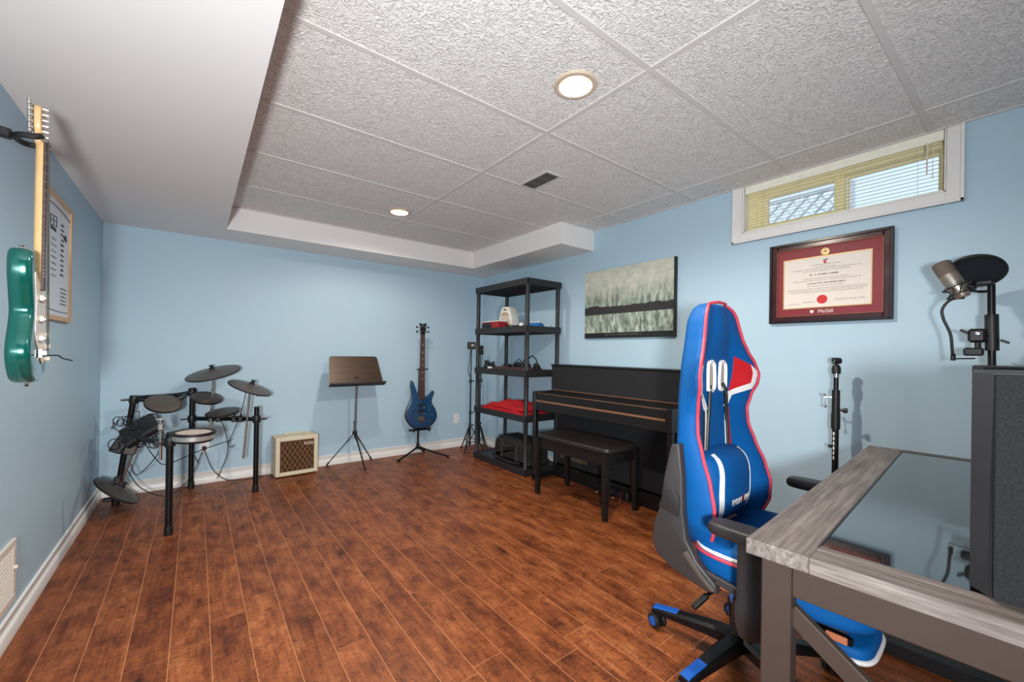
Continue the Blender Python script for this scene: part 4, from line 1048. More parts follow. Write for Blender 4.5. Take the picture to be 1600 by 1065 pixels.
# middle shelf: effects boards, cables
fxb = thing('pedal_board', 'flat dark brown effects board lying on the middle shelf', 'effects board', (2.60, 3.30, zt(2)+0.001))
put('base', MB().box((0, 0, 0.014), (0.24, 0.50, 0.026), 0.004), 'rosewood', fxb)
for k in range(5): put('switch', MB().lathe([(0, 0), (0.012, 0), (0.011, 0.012), (0, 0.013)], (-0.05, -0.18+0.09*k, 0.027), (0, 0, 1), 12), 'black', fxb)
put('treadle', MB().box((0.04, 0.15, 0.04), (0.09, 0.16, 0.02), 0.004, Matrix.Rotation(0.15, 3, 'Y')), 'black', fxb)
coil('coiled_cable', 'thick black cable coil at the left end of the middle shelf', (2.54, 3.70, zt(2)), 5, 0.055, 3, 0.07, 0.006, group='cables on the shelves')
coil('coiled_cable', 'black cable coil heaped behind the effects board on the middle shelf', (2.79, 3.45, zt(2)), 6, 0.07, 4, 0.10, 0.005, group='cables on the shelves')
coil('coiled_cable', 'black cable coil at the right end of the middle shelf', (2.62, 3.005, zt(2)), 4, 0.030, 5, 0.045, 0.005, group='cables on the shelves')
wp = thing('wall_plug', 'small white plug lying at the front of the middle shelf', 'plug', (2.475, 3.60, zt(2)))
put('body', MB().box((0, 0, 0.013), (0.03, 0.06, 0.024), 0.005), 'heater', wp); put('prong', MB().box((0, -0.037, 0.013), (0.012, 0.016, 0.002)), 'chrome', wp)
hp = thing('headphones', 'black headphones standing up among the cables on the middle shelf', 'headphones', (2.75, 3.235, zt(2)))
put('headband', MB().tube([(0, -0.075, 0.045), (0.0, -0.07, 0.10), (0, 0, 0.145), (0.0, 0.07, 0.10), (0, 0.075, 0.045)], 0.006, 8, 6), 'black', hp)
for s_ in (-1, 1): put('ear_cup', MB().lathe([(0, -0.014), (0.034, -0.014), (0.036, 0.0), (0.03, 0.016), (0, 0.018)], (0, s_*0.07, 0.037), (0, s_, 0), 18), 'rubberedge', hp)
# red blanket: folded layers with a soft uneven outline
def blanket(cx, cy, z0, lx, ly, hgt, seed):
    mb = MB(); nx, ny = 18, 40; q = random.Random(seed)
    ph = [q.uniform(0, 6.28) for _ in range(8)]
    top = []; vs = []
    for i in range(nx+1):
        for j in range(ny+1):
            u, w_ = -1+2*i/nx, -1+2*j/ny
            e = (1-abs(u)**4)*(1-abs(w_)**5)
            e = max(0, e)**0.5
            bumpy = 0.012*math.sin(5*w_+ph[0]+2*u)+0.008*math.sin(11*w_+ph[1]-3*u)+0.006*math.sin(7*u+ph[2])+0.004*math.sin(19*w_+9*u+ph[3])
            lean = 0.022*math.cos(2.2*(w_-0.1))
            vs.append((cx+lx/2*u*(1+0.04*math.sin(6*w_+ph[4])), cy+ly/2*w_*(1+0.03*math.sin(5*u+ph[5])), z0+0.004+e*(hgt+bumpy+lean)))
    m_ = ny+1
    fs = [(i*m_+j, (i+1)*m_+j, (i+1)*m_+j+1, i*m_+j+1) for i in range(nx) for j in range(ny)]
    o_ = len(vs); vs += [(x, y, z0+0.001) for (x, y, z) in vs]
    fs += [(o_+i*m_+j, o_+i*m_+j+1, o_+(i+1)*m_+j+1, o_+(i+1)*m_+j) for i in range(nx) for j in range(ny)]
    rim = [i*m_ for i in range(nx+1)]+[nx*m_+j for j in range(1, ny+1)]+[i*m_+ny for i in range(nx-1, -1, -1)]+[j for j in range(ny-1, 0, -1)]
    fs += [(rim[k], rim[(k+1) % len(rim)], o_+rim[(k+1) % len(rim)], o_+rim[k]) for k in range(len(rim))]
    return mb.add(vs, fs)
bk = thing('folded_blanket', 'bright red fleece blanket folded flat on the second shelf', 'blanket', (2.66, 3.42, zt(1)))
put('lower_fold', blanket(2.655, 3.42, zt(1), 0.36, 0.74, 0.035, 2), 'redcloth', bk, True, 80)
put('upper_fold', blanket(2.65, 3.36, zt(1)+0.036, 0.33, 0.60, 0.035, 3), 'redcloth', bk, True, 80)
# bag
bg_ = thing('duffel_bag', 'dark nylon duffel bag with straps on the bottom shelf', 'bag', (2.66, 3.29, zt(0)+0.006))
put('body', MB().slab(catmull([(-0.25, 0.0), (0.25, 0.0), (0.265, 0.06), (0.255, 0.17), (0.20, 0.215), (0.0, 0.222), (-0.20, 0.215), (-0.255, 0.18), (-0.265, 0.06)], 5, True), -0.15, 0.15, lambda u, v_, t: Vector((t, u, 0.003+v_)), 0.03, 4), 'bag', bg_)
put('flap', MB().box((0, 0, 0.227), (0.26, 0.42, 0.014), 0.006), 'bag', bg_)
for y in (-0.12, 0.12):
    put('webbing', MB().bar((-0.153, y, 0.03), (-0.153, y, 0.20), 0.004, 0.035, 0.001, (0, 1, 0)), 'strap', bg_)
put('carry_strap', MB().tube([(-0.155, 0.12, 0.19), (-0.165, 0.06, 0.15), (-0.167, -0.02, 0.16), (-0.160, -0.12, 0.19)], 0.008, 8, 6), 'strap', bg_)
put('shoulder_strap', MB().tube([(-0.155, 0.24, 0.10), (-0.172, 0.20, 0.03), (-0.185, 0.08, 0.016), (-0.187, -0.06, 0.014), (-0.172, -0.2, 0.03)], 0.010, 8, 6), 'bag', bg_)
put('zip', MB().bar((-0.1535, -0.2, 0.125), (-0.1535, 0.2, 0.125), 0.002, 0.008), 'black', bg_)

# ------------------------------------------------------------------ two light stands behind the shelf
def light_stand(x, y, h, rot, label, box, w_):
    t = thing('lighting_stand', label, 'tripod stand', (x, y, 0), rot, 'lighting stands in the corner')
    put('pole', MB().cyl((0, 0, 0.06), (0, 0, 0.45), 0.0105, n=12).cyl((0, 0, 0.45), (0, 0, 0.82), 0.0085, n=12).cyl((0, 0, 0.82), (0, 0, h), 0.0065, n=12), 'blackmetal', t)
    for z in (0.30, 0.45, 0.82):
        c_ = put('collar', MB().lathe([(0, -0.022), (0.015, -0.022), (0.016, 0.0), (0.014, 0.02), (0, 0.02)], (0, 0, z), (0, 0, 1), 14), 'black', t)
        put('knob', MB().cyl((0.012, 0, z), (0.035, 0, z), 0.004, n=8).cyl((0.03, 0, z), (0.042, 0, z), 0.010, n=10), 'black', c_)
    for k in range(3):
        a = 2*PI*k/3; f = Vector((0.165*math.cos(a), 0.165*math.sin(a), 0.006))
        l_ = put('leg', MB().bar((0.012*math.cos(a), 0.012*math.sin(a), 0.29), f, 0.014, 0.008, 0.002), 'blackmetal', t)
        put('brace', MB().bar((0.008*math.cos(a), 0.008*math.sin(a), 0.09), (0.095*math.cos(a), 0.095*math.sin(a), 0.128), 0.010, 0.005, 0.001), 'blackmetal', l_)
        put('foot', MB().sphere(f+Vector((0, 0, 0.003)), 0.009, (1, 1, 1), 10, 6), 'rubberedge', l_)
    b_ = put('control_box', MB().box((0, -0.012, h+0.02), box, 0.006), 'black', t)
    put('label_plate', MB().box((0.012, -0.012-box[1]/2-0.0006, h+0.025), (0.03, 0.001, 0.015)), 'letter', b_)
    put('lead', MB().tube([(-0.01, -0.03, h-0.01), (-0.025, -0.03, h-0.15), (-0.035, -0.025, h-0.28), (-0.01, -0.03, h-0.34), (-0.035, -0.03, h-0.30), (-0.01, -0.03, h-0.36), (-0.03, -0.025, h-0.42)], 0.0035, 7, 6), 'cable', t)
    return t
light_stand(2.565, 4.125, 1.215, -0.4, 'thin black tripod stand at the left edge of the black shelf', (0.095, 0.045, 0.085), 0)
light_stand(2.72, 4.16, 1.165, 0.6, 'thin black tripod stand seen through the black shelf', (0.045, 0.04, 0.11), 0)

# ------------------------------------------------------------------ digital piano
PYL, PYR = 2.885, 1.49
pn = thing('upright_piano', 'black upright digital piano against the right wall', 'piano', (2.69, (PYL+PYR)/2, 0))
def pp_(name, mb, m, parent=pn): return put(name, mb, m, parent, True)
PYC = (PYL+PYR)/2; PL_ = PYL-PYR
for y in (PYL-0.017, PYR+0.017):
    sp_ = pp_('side_panel', MB().box((2.805, y, 0.52), (0.13, 0.034, 1.04), 0.004).box((2.60, y, 0.725), (0.27, 0.034, 0.16), 0.004), 'piano'); child_world(sp_)
    pp_('front_leg', MB().box((2.492, y, 0.3225), (0.044, 0.034, 0.645), 0.004), 'piano')
    pp_('foot_rail', MB().box((2.63, y, 0.025), (0.32, 0.034, 0.05), 0.006), 'piano')
pp_('upper_panel', MB().box((2.715, PYC, 0.930), (0.030, PL_-0.002, 0.225), 0.004), 'pianocloth')
pp_('top_lid', MB().box((2.795, PYC, 1.048), (0.205, PL_+0.012, 0.016), 0.005), 'piano')
pp_('back_panel', MB().box((2.870, PYC, 0.52), (0.02, PL_-0.07, 1.03)), 'piano')
pp_('lower_panel', MB().box((2.748, PYC, 0.385), (0.020, PL_-0.07, 0.52), 0.003), 'pianocloth')
kb = MB().box((2.60, PYC, 0.655), (0.26, PL_-0.068, 0.02), 0.003).box((2.482, PYC, 0.688), (0.022, PL_-0.068, 0.085), 0.004)
pp_('key_bed', kb, 'piano')
# closed folding key cover, rising to the back
ya, yb = PYR+0.036, PYL-0.036
pp_('key_cover', MB().add([(2.474, ya, 0.735), (2.474, yb, 0.735), (2.474, yb, 0.788), (2.474, ya, 0.788), (2.486, ya, 0.797), (2.486, yb, 0.797), (2.690, yb, 0.818), (2.690, ya, 0.818), (2.690, ya, 0.735), (2.690, yb, 0.735)],
    [(0, 1, 2, 3), (3, 2, 5, 4), (4, 5, 6, 7), (7, 6, 9, 8), (0, 8, 9, 1), (0, 3, 4, 7, 8), (1, 9, 6, 5, 2)]), 'piano')
pp_('cover_back_highlight', MB().box((2.682, PYC, 0.820), (0.016, PL_-0.09, 0.006), 0.002), 'copper')  # brown highlight along the back of the cover, painted as a thin strip
pp_('cover_lip_highlight', MB().box((2.483, PYC, 0.7965), (0.006, PL_-0.08, 0.005), 0.0015), 'copper')  # highlight on the cover's front lip, put into the strip's colour
pp_('front_rail_highlight', MB().box((2.4695, PYC, 0.727), (0.005, PL_-0.09, 0.016), 0.0015), 'copper')  # brown reflection on the front rail, painted as a copper-coloured strip
pp_('toe_rail', MB().box((2.735, PYC, 0.055), (0.035, PL_-0.07, 0.11), 0.004), 'piano')
pp_('speaker_grille', MB().box((2.7365, 2.62, 0.245), (0.006, 0.34, 0.13), 0.002), 'olive')
pb = pp_('pedal_box', MB().box((2.715, 2.16, 0.05), (0.06, 0.36, 0.055), 0.006), 'piano')
child_world(pb)
for k, y in enumerate((2.245, 2.16, 2.075)):
    pp_('pedal', MB().box((2.665, y, 0.035), (0.075, 0.016, 0.008), 0.003).lathe([(0, 0), (0.017, 0), (0.016, 0.007), (0, 0.008)], (2.625, y, 0.031), (0, 0, 1), 16), 'chrome', pb)
pp_('cable', MB().tube([(2.70, 2.04, 0.08), (2.65, 2.02, 0.085), (2.61, 2.00, 0.05), (2.60, 1.99, 0.01), (2.64, 1.96, 0.006)], 0.003, 7, 6), 'redbox')
pp_('cable', MB().tube([(2.69, 1.98, 0.10), (2.66, 1.97, 0.09), (2.65, 1.96, 0.03), (2.68, 1.93, 0.006)], 0.003, 7, 6), 'cable')

# piano bench
bn = thing('piano_bench', 'black piano bench with padded leather seat and tapered legs', 'bench', (2.425, 2.203, 0), math.radians(0.8))
bw, bl_ = 0.395, 0.765
ru = []
for k in range(28):
    a = 2*PI*k/28; e = 0.28
    ru.append(((bw/2)*math.copysign(abs(math.cos(a))**e, math.cos(a)), (bl_/2)*math.copysign(abs(math.sin(a))**e, math.sin(a))))
se = put('seat_pad', MB().slab(ru, 0.468, 0.502, lambda u, v_, t: Vector((u, v_, t)), 0.012, 4), 'leather', bn)
put('piping', MB().tube([(u*1.0, v_*1.0, 0.4785) for u, v_ in ru], 0.004, 8, 2, True), 'leather', se)
for x in (-bw/2+0.028, bw/2-0.028): put('apron', MB().box((x, 0, 0.425), (0.02, bl_-0.09, 0.086), 0.003), 'piano', bn)
for y in (-bl_/2+0.036, bl_/2-0.036): put('apron', MB().box((0, y, 0.425), (bw-0.09, 0.02, 0.086), 0.003), 'piano', bn)
for sx in (-1, 1):
    for sy in (-1, 1):
        x, y = sx*(bw/2-0.028), sy*(bl_/2-0.036); tpr = 0.0225; bt_ = 0.015; xo = x+sx*0.004; yo = y
        lg = put('leg', MB().add([(x-tpr, y-tpr, 0.468), (x+tpr, y-tpr, 0.468), (x+tpr, y+tpr, 0.468), (x-tpr, y+tpr, 0.468), (x-tpr, y-tpr, 0.37), (x+tpr, y-tpr, 0.37), (x+tpr, y+tpr, 0.37), (x-tpr, y+tpr, 0.37), (xo-bt_, yo-bt_, 0.005), (xo+bt_, yo-bt_, 0.005), (xo+bt_, yo+bt_, 0.005), (xo-bt_, yo+bt_, 0.005)],
            [(0, 3, 2, 1), (0, 1, 5, 4), (1, 2, 6, 5), (2, 3, 7, 6), (3, 0, 4, 7), (4, 5, 9, 8), (5, 6, 10, 9), (6, 7, 11, 10), (7, 4, 8, 11), (8, 9, 10, 11)]), 'piano', bn)
        put('glide', MB().cyl((xo, yo, 0), (xo, yo, 0.006), 0.012, n=14), 'chrome', lg)

# ------------------------------------------------------------------ gaming chair
CH = Vector((1.64, 0.69, 0))
ch = thing('gaming_chair', 'blue gaming chair with red and white trim at the desk', 'chair', tuple(CH), math.radians(2.5))
LVL = [(0.462, 0.17, 0.03, 0), (0.478, 0.205, 0.065, 0), (0.51, 0.235, 0.125, 0), (0.57, 0.258, 0.155, 0), (0.64, 0.262, 0.158, 0), (0.72, 0.252, 0.130, 0), (0.80, 0.238, 0.085, 0), (0.88, 0.226, 0.050, 0), (0.94, 0.222, 0.046, 0), (1.00, 0.238, 0.064, 0), (1.05, 0.264, 0.090, 0), (1.085, 0.270, 0.094, 0.0), (1.13, 0.246, 0.086, 0.005), (1.18, 0.204, 0.070, 0.02), (1.23, 0.172, 0.058, 0.034), (1.28, 0.152, 0.052, 0.040), (1.32, 0.134, 0.048, 0.040), (1.345, 0.112, 0.042, 0.034), (1.360, 0.085, 0.030, 0.022), (1.368, 0.05, 0.014, 0.010)]
def lvl(z):
    for a, b in zip(LVL, LVL[1:]):
        if a[0] <= z <= b[0]:
            t = (z-a[0])/(b[0]-a[0]); t = t*t*(3-2*t)*0.35+t*0.65
            return [a[k]+(b[k]-a[k])*t for k in (1, 2, 3)]
    return LVL[-1][1:] if z > 1 else LVL[0][1:]
CXO, CYO = 0.012, 0.108
def sec(a, z):
    """front surface of the backrest: a in [-1,1] across, returns (x, y)"""
    w_, f_, c_ = lvl(z); s = abs(a)
    if s < 0.42: t = 0
    else: q = (s-0.42)/0.58; t = (q*q*(3-2*q))**0.85
    t = 0.68*f_*t+c_*(1-min(1, s/0.9)**2)
    return Vector((CXO+a*w_, CYO-t+0.03*(z-0.5)*(z-0.5), z))
NA = 24
WO = [(0.462, 0.165), (0.51, 0.225), (0.57, 0.262), (0.75, 0.256), (1.0, 0.232), (1.12, 0.206), (1.2, 0.176), (1.3, 0.142), (1.345, 0.108), (1.360, 0.083), (1.368, 0.05)]
def wout(z):
    for a, b in zip(WO, WO[1:]):
        if a[0] <= z <= b[0]: return a[1]+(b[1]-a[1])*(z-a[0])/(b[0]-a[0])
    return WO[-1][1]
zz = [a[0] for a in LVL]; zl = []
for a, b in zip(zz, zz[1:]):
    n = 4 if b-a > 0.03 else 2
    zl += [a+(b-a)*k/n for k in range(n)]
zl.append(zz[-1])
vs = []; RN = None
for z in zl:
    w_, f_, c_ = lvl(z); ring = []
    yb0 = CYO+0.03*(z-0.5)**2
    for k in range(NA+1): ring.append(sec(-1+2*k/NA, z))
    th = 0.052*min(1, w_/0.15); f_ *= 0.68
    wo = wout(z); outer_ = ((1.03*w_, f_*0.86), (0.45*w_+0.57*wo, f_*0.45), (1.0*wo, -th*0.35), (0.92*wo, -th*0.8), (0.6*wo, -th))
    for (a, t) in outer_+((0.0, -th*1.02),)+tuple((-a, t) for a, t in outer_[::-1]):
        ring.append(Vector((CXO+a, yb0-t, z)))
    RN = len(ring); vs += ring
fs = []
for i in range(len(zl)-1):
    for k in range(RN):
        a, b = i*RN+k, i*RN+(k+1) % RN; fs.append((a, b, b+RN, a+RN))
fs += [tuple(range(RN-1, -1, -1)), tuple((len(zl)-1)*RN+k for k in range(RN))]
bkr = put('backrest', MB().add(vs, fs), 'blue', ch, ang=70)
pi_ = [sec(-1, z)+Vector((0, -0.003, 0)) for z in zl[2:-1]]
po_ = [sec(1, z)+Vector((0, -0.003, 0)) for z in zl[2:-1]]
topc = [Vector((CXO+x, CYO+0.012-0.02, z)) for x, z in ((-0.045, 1.3685), (-0.02, 1.371), (0.02, 1.371), (0.045, 1.3685))]
botl = []
put('piping', MB().rings([Vector((CXO-0.12, 0.06, 0.470))]+pi_+topc+po_[::-1]+[Vector((CXO+0.12, 0.06, 0.470))], 0.0062, 8), 'pink', bkr)
def patch(quads, off=0.0025, n=8):
    mb = MB()
    for (p0, p1, p2, p3) in quads:
        vs = []
        for i in range(n+1):
            for j in range(n+1):
                u, w_ = i/n, j/n
                a = (p0[0]*(1-u)+p1[0]*u)*(1-w_)+(p3[0]*(1-u)+p2[0]*u)*w_
                z = (p0[1]*(1-u)+p1[1]*u)*(1-w_)+(p3[1]*(1-u)+p2[1]*u)*w_
                q = sec(a, z); e1 = sec(a+0.02 if a < 0.9 else a, z)-sec(a-0.02 if a > -0.9 else a, z); e2 = sec(a, z+0.01)-sec(a, z-0.01)
                nn = e1.cross(e2)
                nn = nn.normalized() if nn.length > 1e-9 else Vector((0, -1, 0))
                if nn.y > 0: nn = -nn
                vs.append(q+nn*off)
        m_ = n+1
        fs = [(i*m_+j, (i+1)*m_+j, (i+1)*m_+j+1, i*m_+j+1) for i in range(n) for j in range(n)]
        o_ = len(vs); vs += [v_+Vector((0, 0.004, 0)) for v_ in vs]
        fs += [tuple(o_+k for k in f[::-1]) for f in fs]
        rim = [i*m_ for i in range(n+1)]+[n*m_+j for j in range(1, n+1)]+[i*m_+n for i in range(n-1, -1, -1)]+[j for j in range(n-1, 0, -1)]
        fs += [(rim[k], rim[(k+1) % len(rim)], o_+rim[(k+1) % len(rim)], o_+rim[k]) for k in range(len(rim))]
        mb.add(vs, fs)
    return mb
for s_ in (-1, 1):
    put('shoulder_panel', patch([((s_*0.46, 1.00), (s_*0.86, 1.035), (s_*0.88, 1.125), (s_*0.60, 1.160))]), 'red', bkr)
    put('shoulder_stripe', patch([((s_*0.33, 0.955), (s_*0.44, 0.945), (s_*0.56, 1.0), (s_*0.45, 1.012)), ((s_*0.45, 1.012), (s_*0.56, 0.998), (s_*0.90, 1.022), (s_*0.84, 1.048)), ((s_*0.84, 1.048), (s_*0.92, 1.022), (s_*0.97, 1.10), (s_*0.88, 1.125))], 0.003), 'chairwhite', bkr)
    put('centre_stripe', patch([((s_*0.40, 0.52), (s_*0.46, 0.52), (s_*0.43, 0.952), (s_*0.36, 0.955))], 0.003), 'chairwhite', bkr)
    put('inner_panel', patch([((s_*0.46, 0.52), (s_*0.56, 0.52), (s_*0.50, 0.95), (s_*0.43, 0.95))], 0.003), 'red' if s_ > 0 else 'rubberedge', bkr)
# two head-strap openings with pale bezels
for s_ in (-1, 1):
    c0 = Vector((CXO+s_*0.050, 0, 1.082))
    olr = [(-0.030, -0.056), (0.022, -0.060), (0.032, -0.045), (0.032, 0.040), (0.014, 0.060), (-0.016, 0.060), (-0.030, 0.036)]
    yf = sec(0.2, 1.10).y
    outer = catmull([(u*s_, v_) for u, v_ in olr], 4, True)
    mpo = lambda u, v_, t: Vector((c0.x+u, yf-0.004-t, c0.z+v_))
    bz = MB(); N_ = len(outer); vs = []
    for (k, t) in ((1.0, 0.0), (1.0, 0.006), (0.88, 0.010), (0.74, 0.004), (0.70, -0.002)):
        vs += [mpo(p.x*k, p.y*k, t) for p in outer]
    fs = [(i*N_+j, i*N_+(j+1) % N_, (i+1)*N_+(j+1) % N_, (i+1)*N_+j) for i in range(4) for j in range(N_)]
    bzo = put('strap_opening', bz.add(vs, fs), 'chairwhite', bkr)
    put('opening_liner', MB().slab([(p.x*0.72, p.y*0.72) for p in outer], -0.003, 0.0005, mpo), mat('strap_opening_liner', (168, 158, 150), 0.6), bzo)
put('lumbar_strap', MB().tube([(CXO+0.05, sec(0.2, 1.06).y-0.008, 1.050), (CXO+0.062, sec(0.25, 1.0).y-0.014, 1.015), (CXO+0.085, sec(0.3, 0.9).y-0.006, 0.92), (CXO+0.098, sec(0.4, 0.8).y-0.006, 0.80), (CXO+0.10, sec(0.4, 0.72).y-0.004, 0.74)], 0.0075, 8, 6), 'rubberedge', bkr)
put('lumbar_strap', MB().tube([(CXO-0.055, sec(0.2, 1.06).y-0.006, 1.045), (CXO-0.075, sec(0.3, 0.9).y-0.006, 0.92), (CXO-0.09, sec(0.4, 0.8).y-0.006, 0.80), (CXO-0.09, sec(0.4, 0.72).y-0.004, 0.74)], 0.0075, 8, 6), 'rubberedge', bkr)
# lumbar cushion
PZc = 0.660
def pil(u, v_):
    e = max(0.0, (1-abs(u)**3.2))*max(0.0, (1-abs(v_)**3.2))
    return Vector((CXO+0.178*u, CYO-0.008-0.085*e**0.5, PZc+0.125*v_+0.02*(1-u*u)*(v_ > 0)*v_))
n = 24; vs = [pil(-1+2*i/n, -1+2*j/n) for i in range(n+1) for j in range(n+1)]; m_ = n+1
fs = [(i*m_+j, (i+1)*m_+j, (i+1)*m_+j+1, i*m_+j+1) for i in range(n) for j in range(n)]
o_ = len(vs); vs += [Vector((v_.x, CYO+0.002, v_.z)) for v_ in vs]
fs += [tuple(o_+k for k in f[::-1]) for f in fs]
rim = [i*m_ for i in range(n+1)]+[n*m_+j for j in range(1, n+1)]+[i*m_+n for i in range(n-1, -1, -1)]+[j for j in range(n-1, 0, -1)]
fs += [(rim[k], rim[(k+1) % len(rim)], o_+rim[(k+1) % len(rim)], o_+rim[k]) for k in range(len(rim))]
lp = put('lumbar_cushion', MB().add(vs, fs), 'blue', ch, ang=70)
for s_ in (-1, 1):
    vs = []; N_ = 16
    for j in range(N_+1):
        v_ = -0.96+1.92*j/N_; a = s_*(0.62+0.10*(1-v_*v_))
        for du in (-0.05, 0.05): p = pil(a+du, v_); vs.append(p+Vector((0, -0.003, 0)))
    fs = [(2*j, 2*j+1, 2*j+3, 2*j+2) for j in range(N_)]
    o_ = len(vs); vs += [v_+Vector((0, 0.004, 0)) for v_ in vs]; fs += [tuple(o_+k for k in f[::-1]) for f in fs]
    fs += [(2*j, 2*j+2, o_+2*j+2, o_+2*j) for j in range(N_)]+[(2*j+3, 2*j+1, o_+2*j+1, o_+2*j+3) for j in range(N_)]
    put('stripe', MB().add(vs, fs), 'chairwhite', lp)
for q, ch_ in enumerate('KOHTILE'):
    dx = (-0.062, -0.036, -0.008, 0.018, 0.036, 0.052, 0.072)[q]
    p0_, p1_ = pil((dx-0.008)/0.178, -0.36), pil((dx+0.008)/0.178, -0.36); pv = pil(dx/0.178, -0.28)-pil(dx/0.178, -0.44)
    xa_ = (p1_-p0_).normalized(); za_ = xa_.cross(pv).normalized(); ya_ = za_.cross(xa_)
    text('letter', ch_, 0.034, 'red' if q == 3 else 'letter', lp, axes((p0_+p1_)/2+za_*0.003, xa_, ya_, za_), 0.0015)
# seat
su = []
for k in range(36):
    a = 2*PI*k/36; e = 0.42
    su.append((0.262*math.copysign(abs(math.cos(a))**e, math.cos(a)), -0.165+0.262*math.copysign(abs(math.sin(a))**e, math.sin(a))))
seat = put('seat', MB().slab(su, 0.405, 0.505, lambda u, v_, t: Vector((u, v_, t+(0.022 if t > 0.46 and abs(u) > 0.17 else 0))), 0.030, 4), 'blue', ch, ang=60)
put('piping', MB().tube([(u*1.003, -0.165+(v_+0.165)*1.003, 0.487) for u, v_ in su], 0.006, 8, 2, True), 'pink', seat)
put('side_stripe', MB().tube([(u*0.985, -0.165+(v_+0.165)*0.985, 0.500) for u, v_ in su], 0.007, 8, 2, True), 'chairwhite', seat)
put('seat_pan', MB().box((0, -0.15, 0.393), (0.40, 0.40, 0.022), 0.006), 'chairdark', ch)
put('tilt_mechanism', MB().box((0, -0.03, 0.350), (0.16, 0.26, 0.062), 0.010), 'blackmetal', ch)
put('wood_board', MB().box((-0.20, -0.02, 0.392), (0.10, 0.16, 0.012), 0.002), 'orange', ch)
# recline side covers
cv = [(0.098, 0.850), (0.128, 0.845), (0.152, 0.74), (0.168, 0.62), (0.190, 0.56), (0.198, 0.49), (0.180, 0.445), (0.120, 0.412), (0.0, 0.385), (-0.035, 0.392), (-0.03, 0.42), (0.03, 0.468), (0.070, 0.53), (0.082, 0.62), (0.086, 0.74)]
for s_ in (-1, 1):
    co = put('recline_cover', MB().slab(cv, 0.0, 0.036, lambda u, v_, t: Vector((s_*(0.268+t), u, v_)), 0.008, 3), 'chairdark', ch)
    put('cover_step', MB().slab([(0.105, 0.69), (0.150, 0.70), (0.156, 0.655), (0.168, 0.62), (0.095, 0.60), (0.09, 0.66)], 0.0, 0.008, lambda u, v_, t: Vector((s_*(0.304+t), u, v_)), 0.003, 2), 'armpad', co)
    put('cover_ridge', MB().slab([(0.062, 0.50), (0.078, 0.485), (0.02, 0.425), (-0.02, 0.398), (-0.032, 0.405), (0.01, 0.437)], 0.0, 0.010, lambda u, v_, t: Vector((s_*(0.304+t), u, v_)), 0.003, 2), 'rubber', co)
    # armrests
    AXX = s_*0.352
    arm = put('armrest', MB().rings([(AXX, -0.15, 0.34), (AXX, -0.15, 0.37), (AXX, -0.15, 0.43), (AXX, -0.15, 0.44), (AXX, -0.15, 0.62)], [0.028, 0.038, 0.040, 0.035, 0.033], 20), 'chairdark', ch)
    put('arm_bracket', MB().bar((s_*0.10, -0.13, 0.368), (s_*0.34, -0.13, 0.350), 0.07, 0.016, 0.004), 'blackmetal', arm)
    padr = []
    for k in range(28):
        a = 2*PI*k/28; e = 0.55
        padr.append((0.046*math.copysign(abs(math.cos(a))**e, math.cos(a)), -0.172+0.135*math.copysign(abs(math.sin(a))**e, math.sin(a))))
    put('arm_pad', MB().slab(padr, 0.618, 0.655, lambda u, v_, t: Vector((AXX+s_*0.01+u, v_, t)), 0.014, 4), 'armpad', arm)
lv_ = put('recline_lever', MB().tube([(-0.26, 0.03, 0.42), (-0.292, 0.005, 0.445), (-0.30, -0.06, 0.435)], 0.008, 8, 4).bar((-0.30, -0.03, 0.438), (-0.302, -0.11, 0.425), 0.014, 0.026, 0.004), 'chairdark', ch)
put('height_lever', MB().cyl((-0.08, -0.02, 0.36), (-0.235, 0.035, 0.33), 0.006, n=10).bar((-0.225, 0.03, 0.332), (-0.275, 0.055, 0.295), 0.022, 0.014, 0.004), 'blackmetal', ch)
# gas lift
put('gas_lift', MB().lathe([(0, 0.09), (0.027, 0.09), (0.027, 0.22), (0.030, 0.222), (0.030, 0.25), (0.015, 0.252), (0.015, 0.335), (0, 0.335)], n=20), 'blackmetal', ch)
put('lift_cover', MB().lathe([(0.028, 0.11), (0.038, 0.11), (0.034, 0.24), (0.028, 0.24)], n=20, closed=True), 'chairdark', ch)
# foot rest folded under the seat
fr_ = []
for k in range(28):
    a = 2*PI*k/28; e = 0.5
    fr_.append((0.115*math.copysign(abs(math.cos(a))**e, math.cos(a))-0.07, -0.315+0.085*math.copysign(abs(math.sin(a))**e, math.sin(a))))
ft = put('foot_rest', MB().slab(fr_, 0.305, 0.355, lambda u, v_, t: Vector((u-0.02, v_, t)), 0.016, 4), 'blue', ch, ang=60)
put('piping', MB().tube([((u+0.07)*1.01-0.09, -0.315+(v_+0.315)*1.01, 0.322) for u, v_ in fr_], 0.007, 8, 2, True), 'chairwhite', ft)
for x in (-0.195, 0.020):
    put('slide_bar', MB().bar((x, -0.05, 0.366), (x, -0.36, 0.366), 0.022, 0.018, 0.003), 'blackmetal', ft)
put('end_tag', MB().box((-0.210, -0.325, 0.370), (0.008, 0.050, 0.020), 0.003), 'orange', ft)
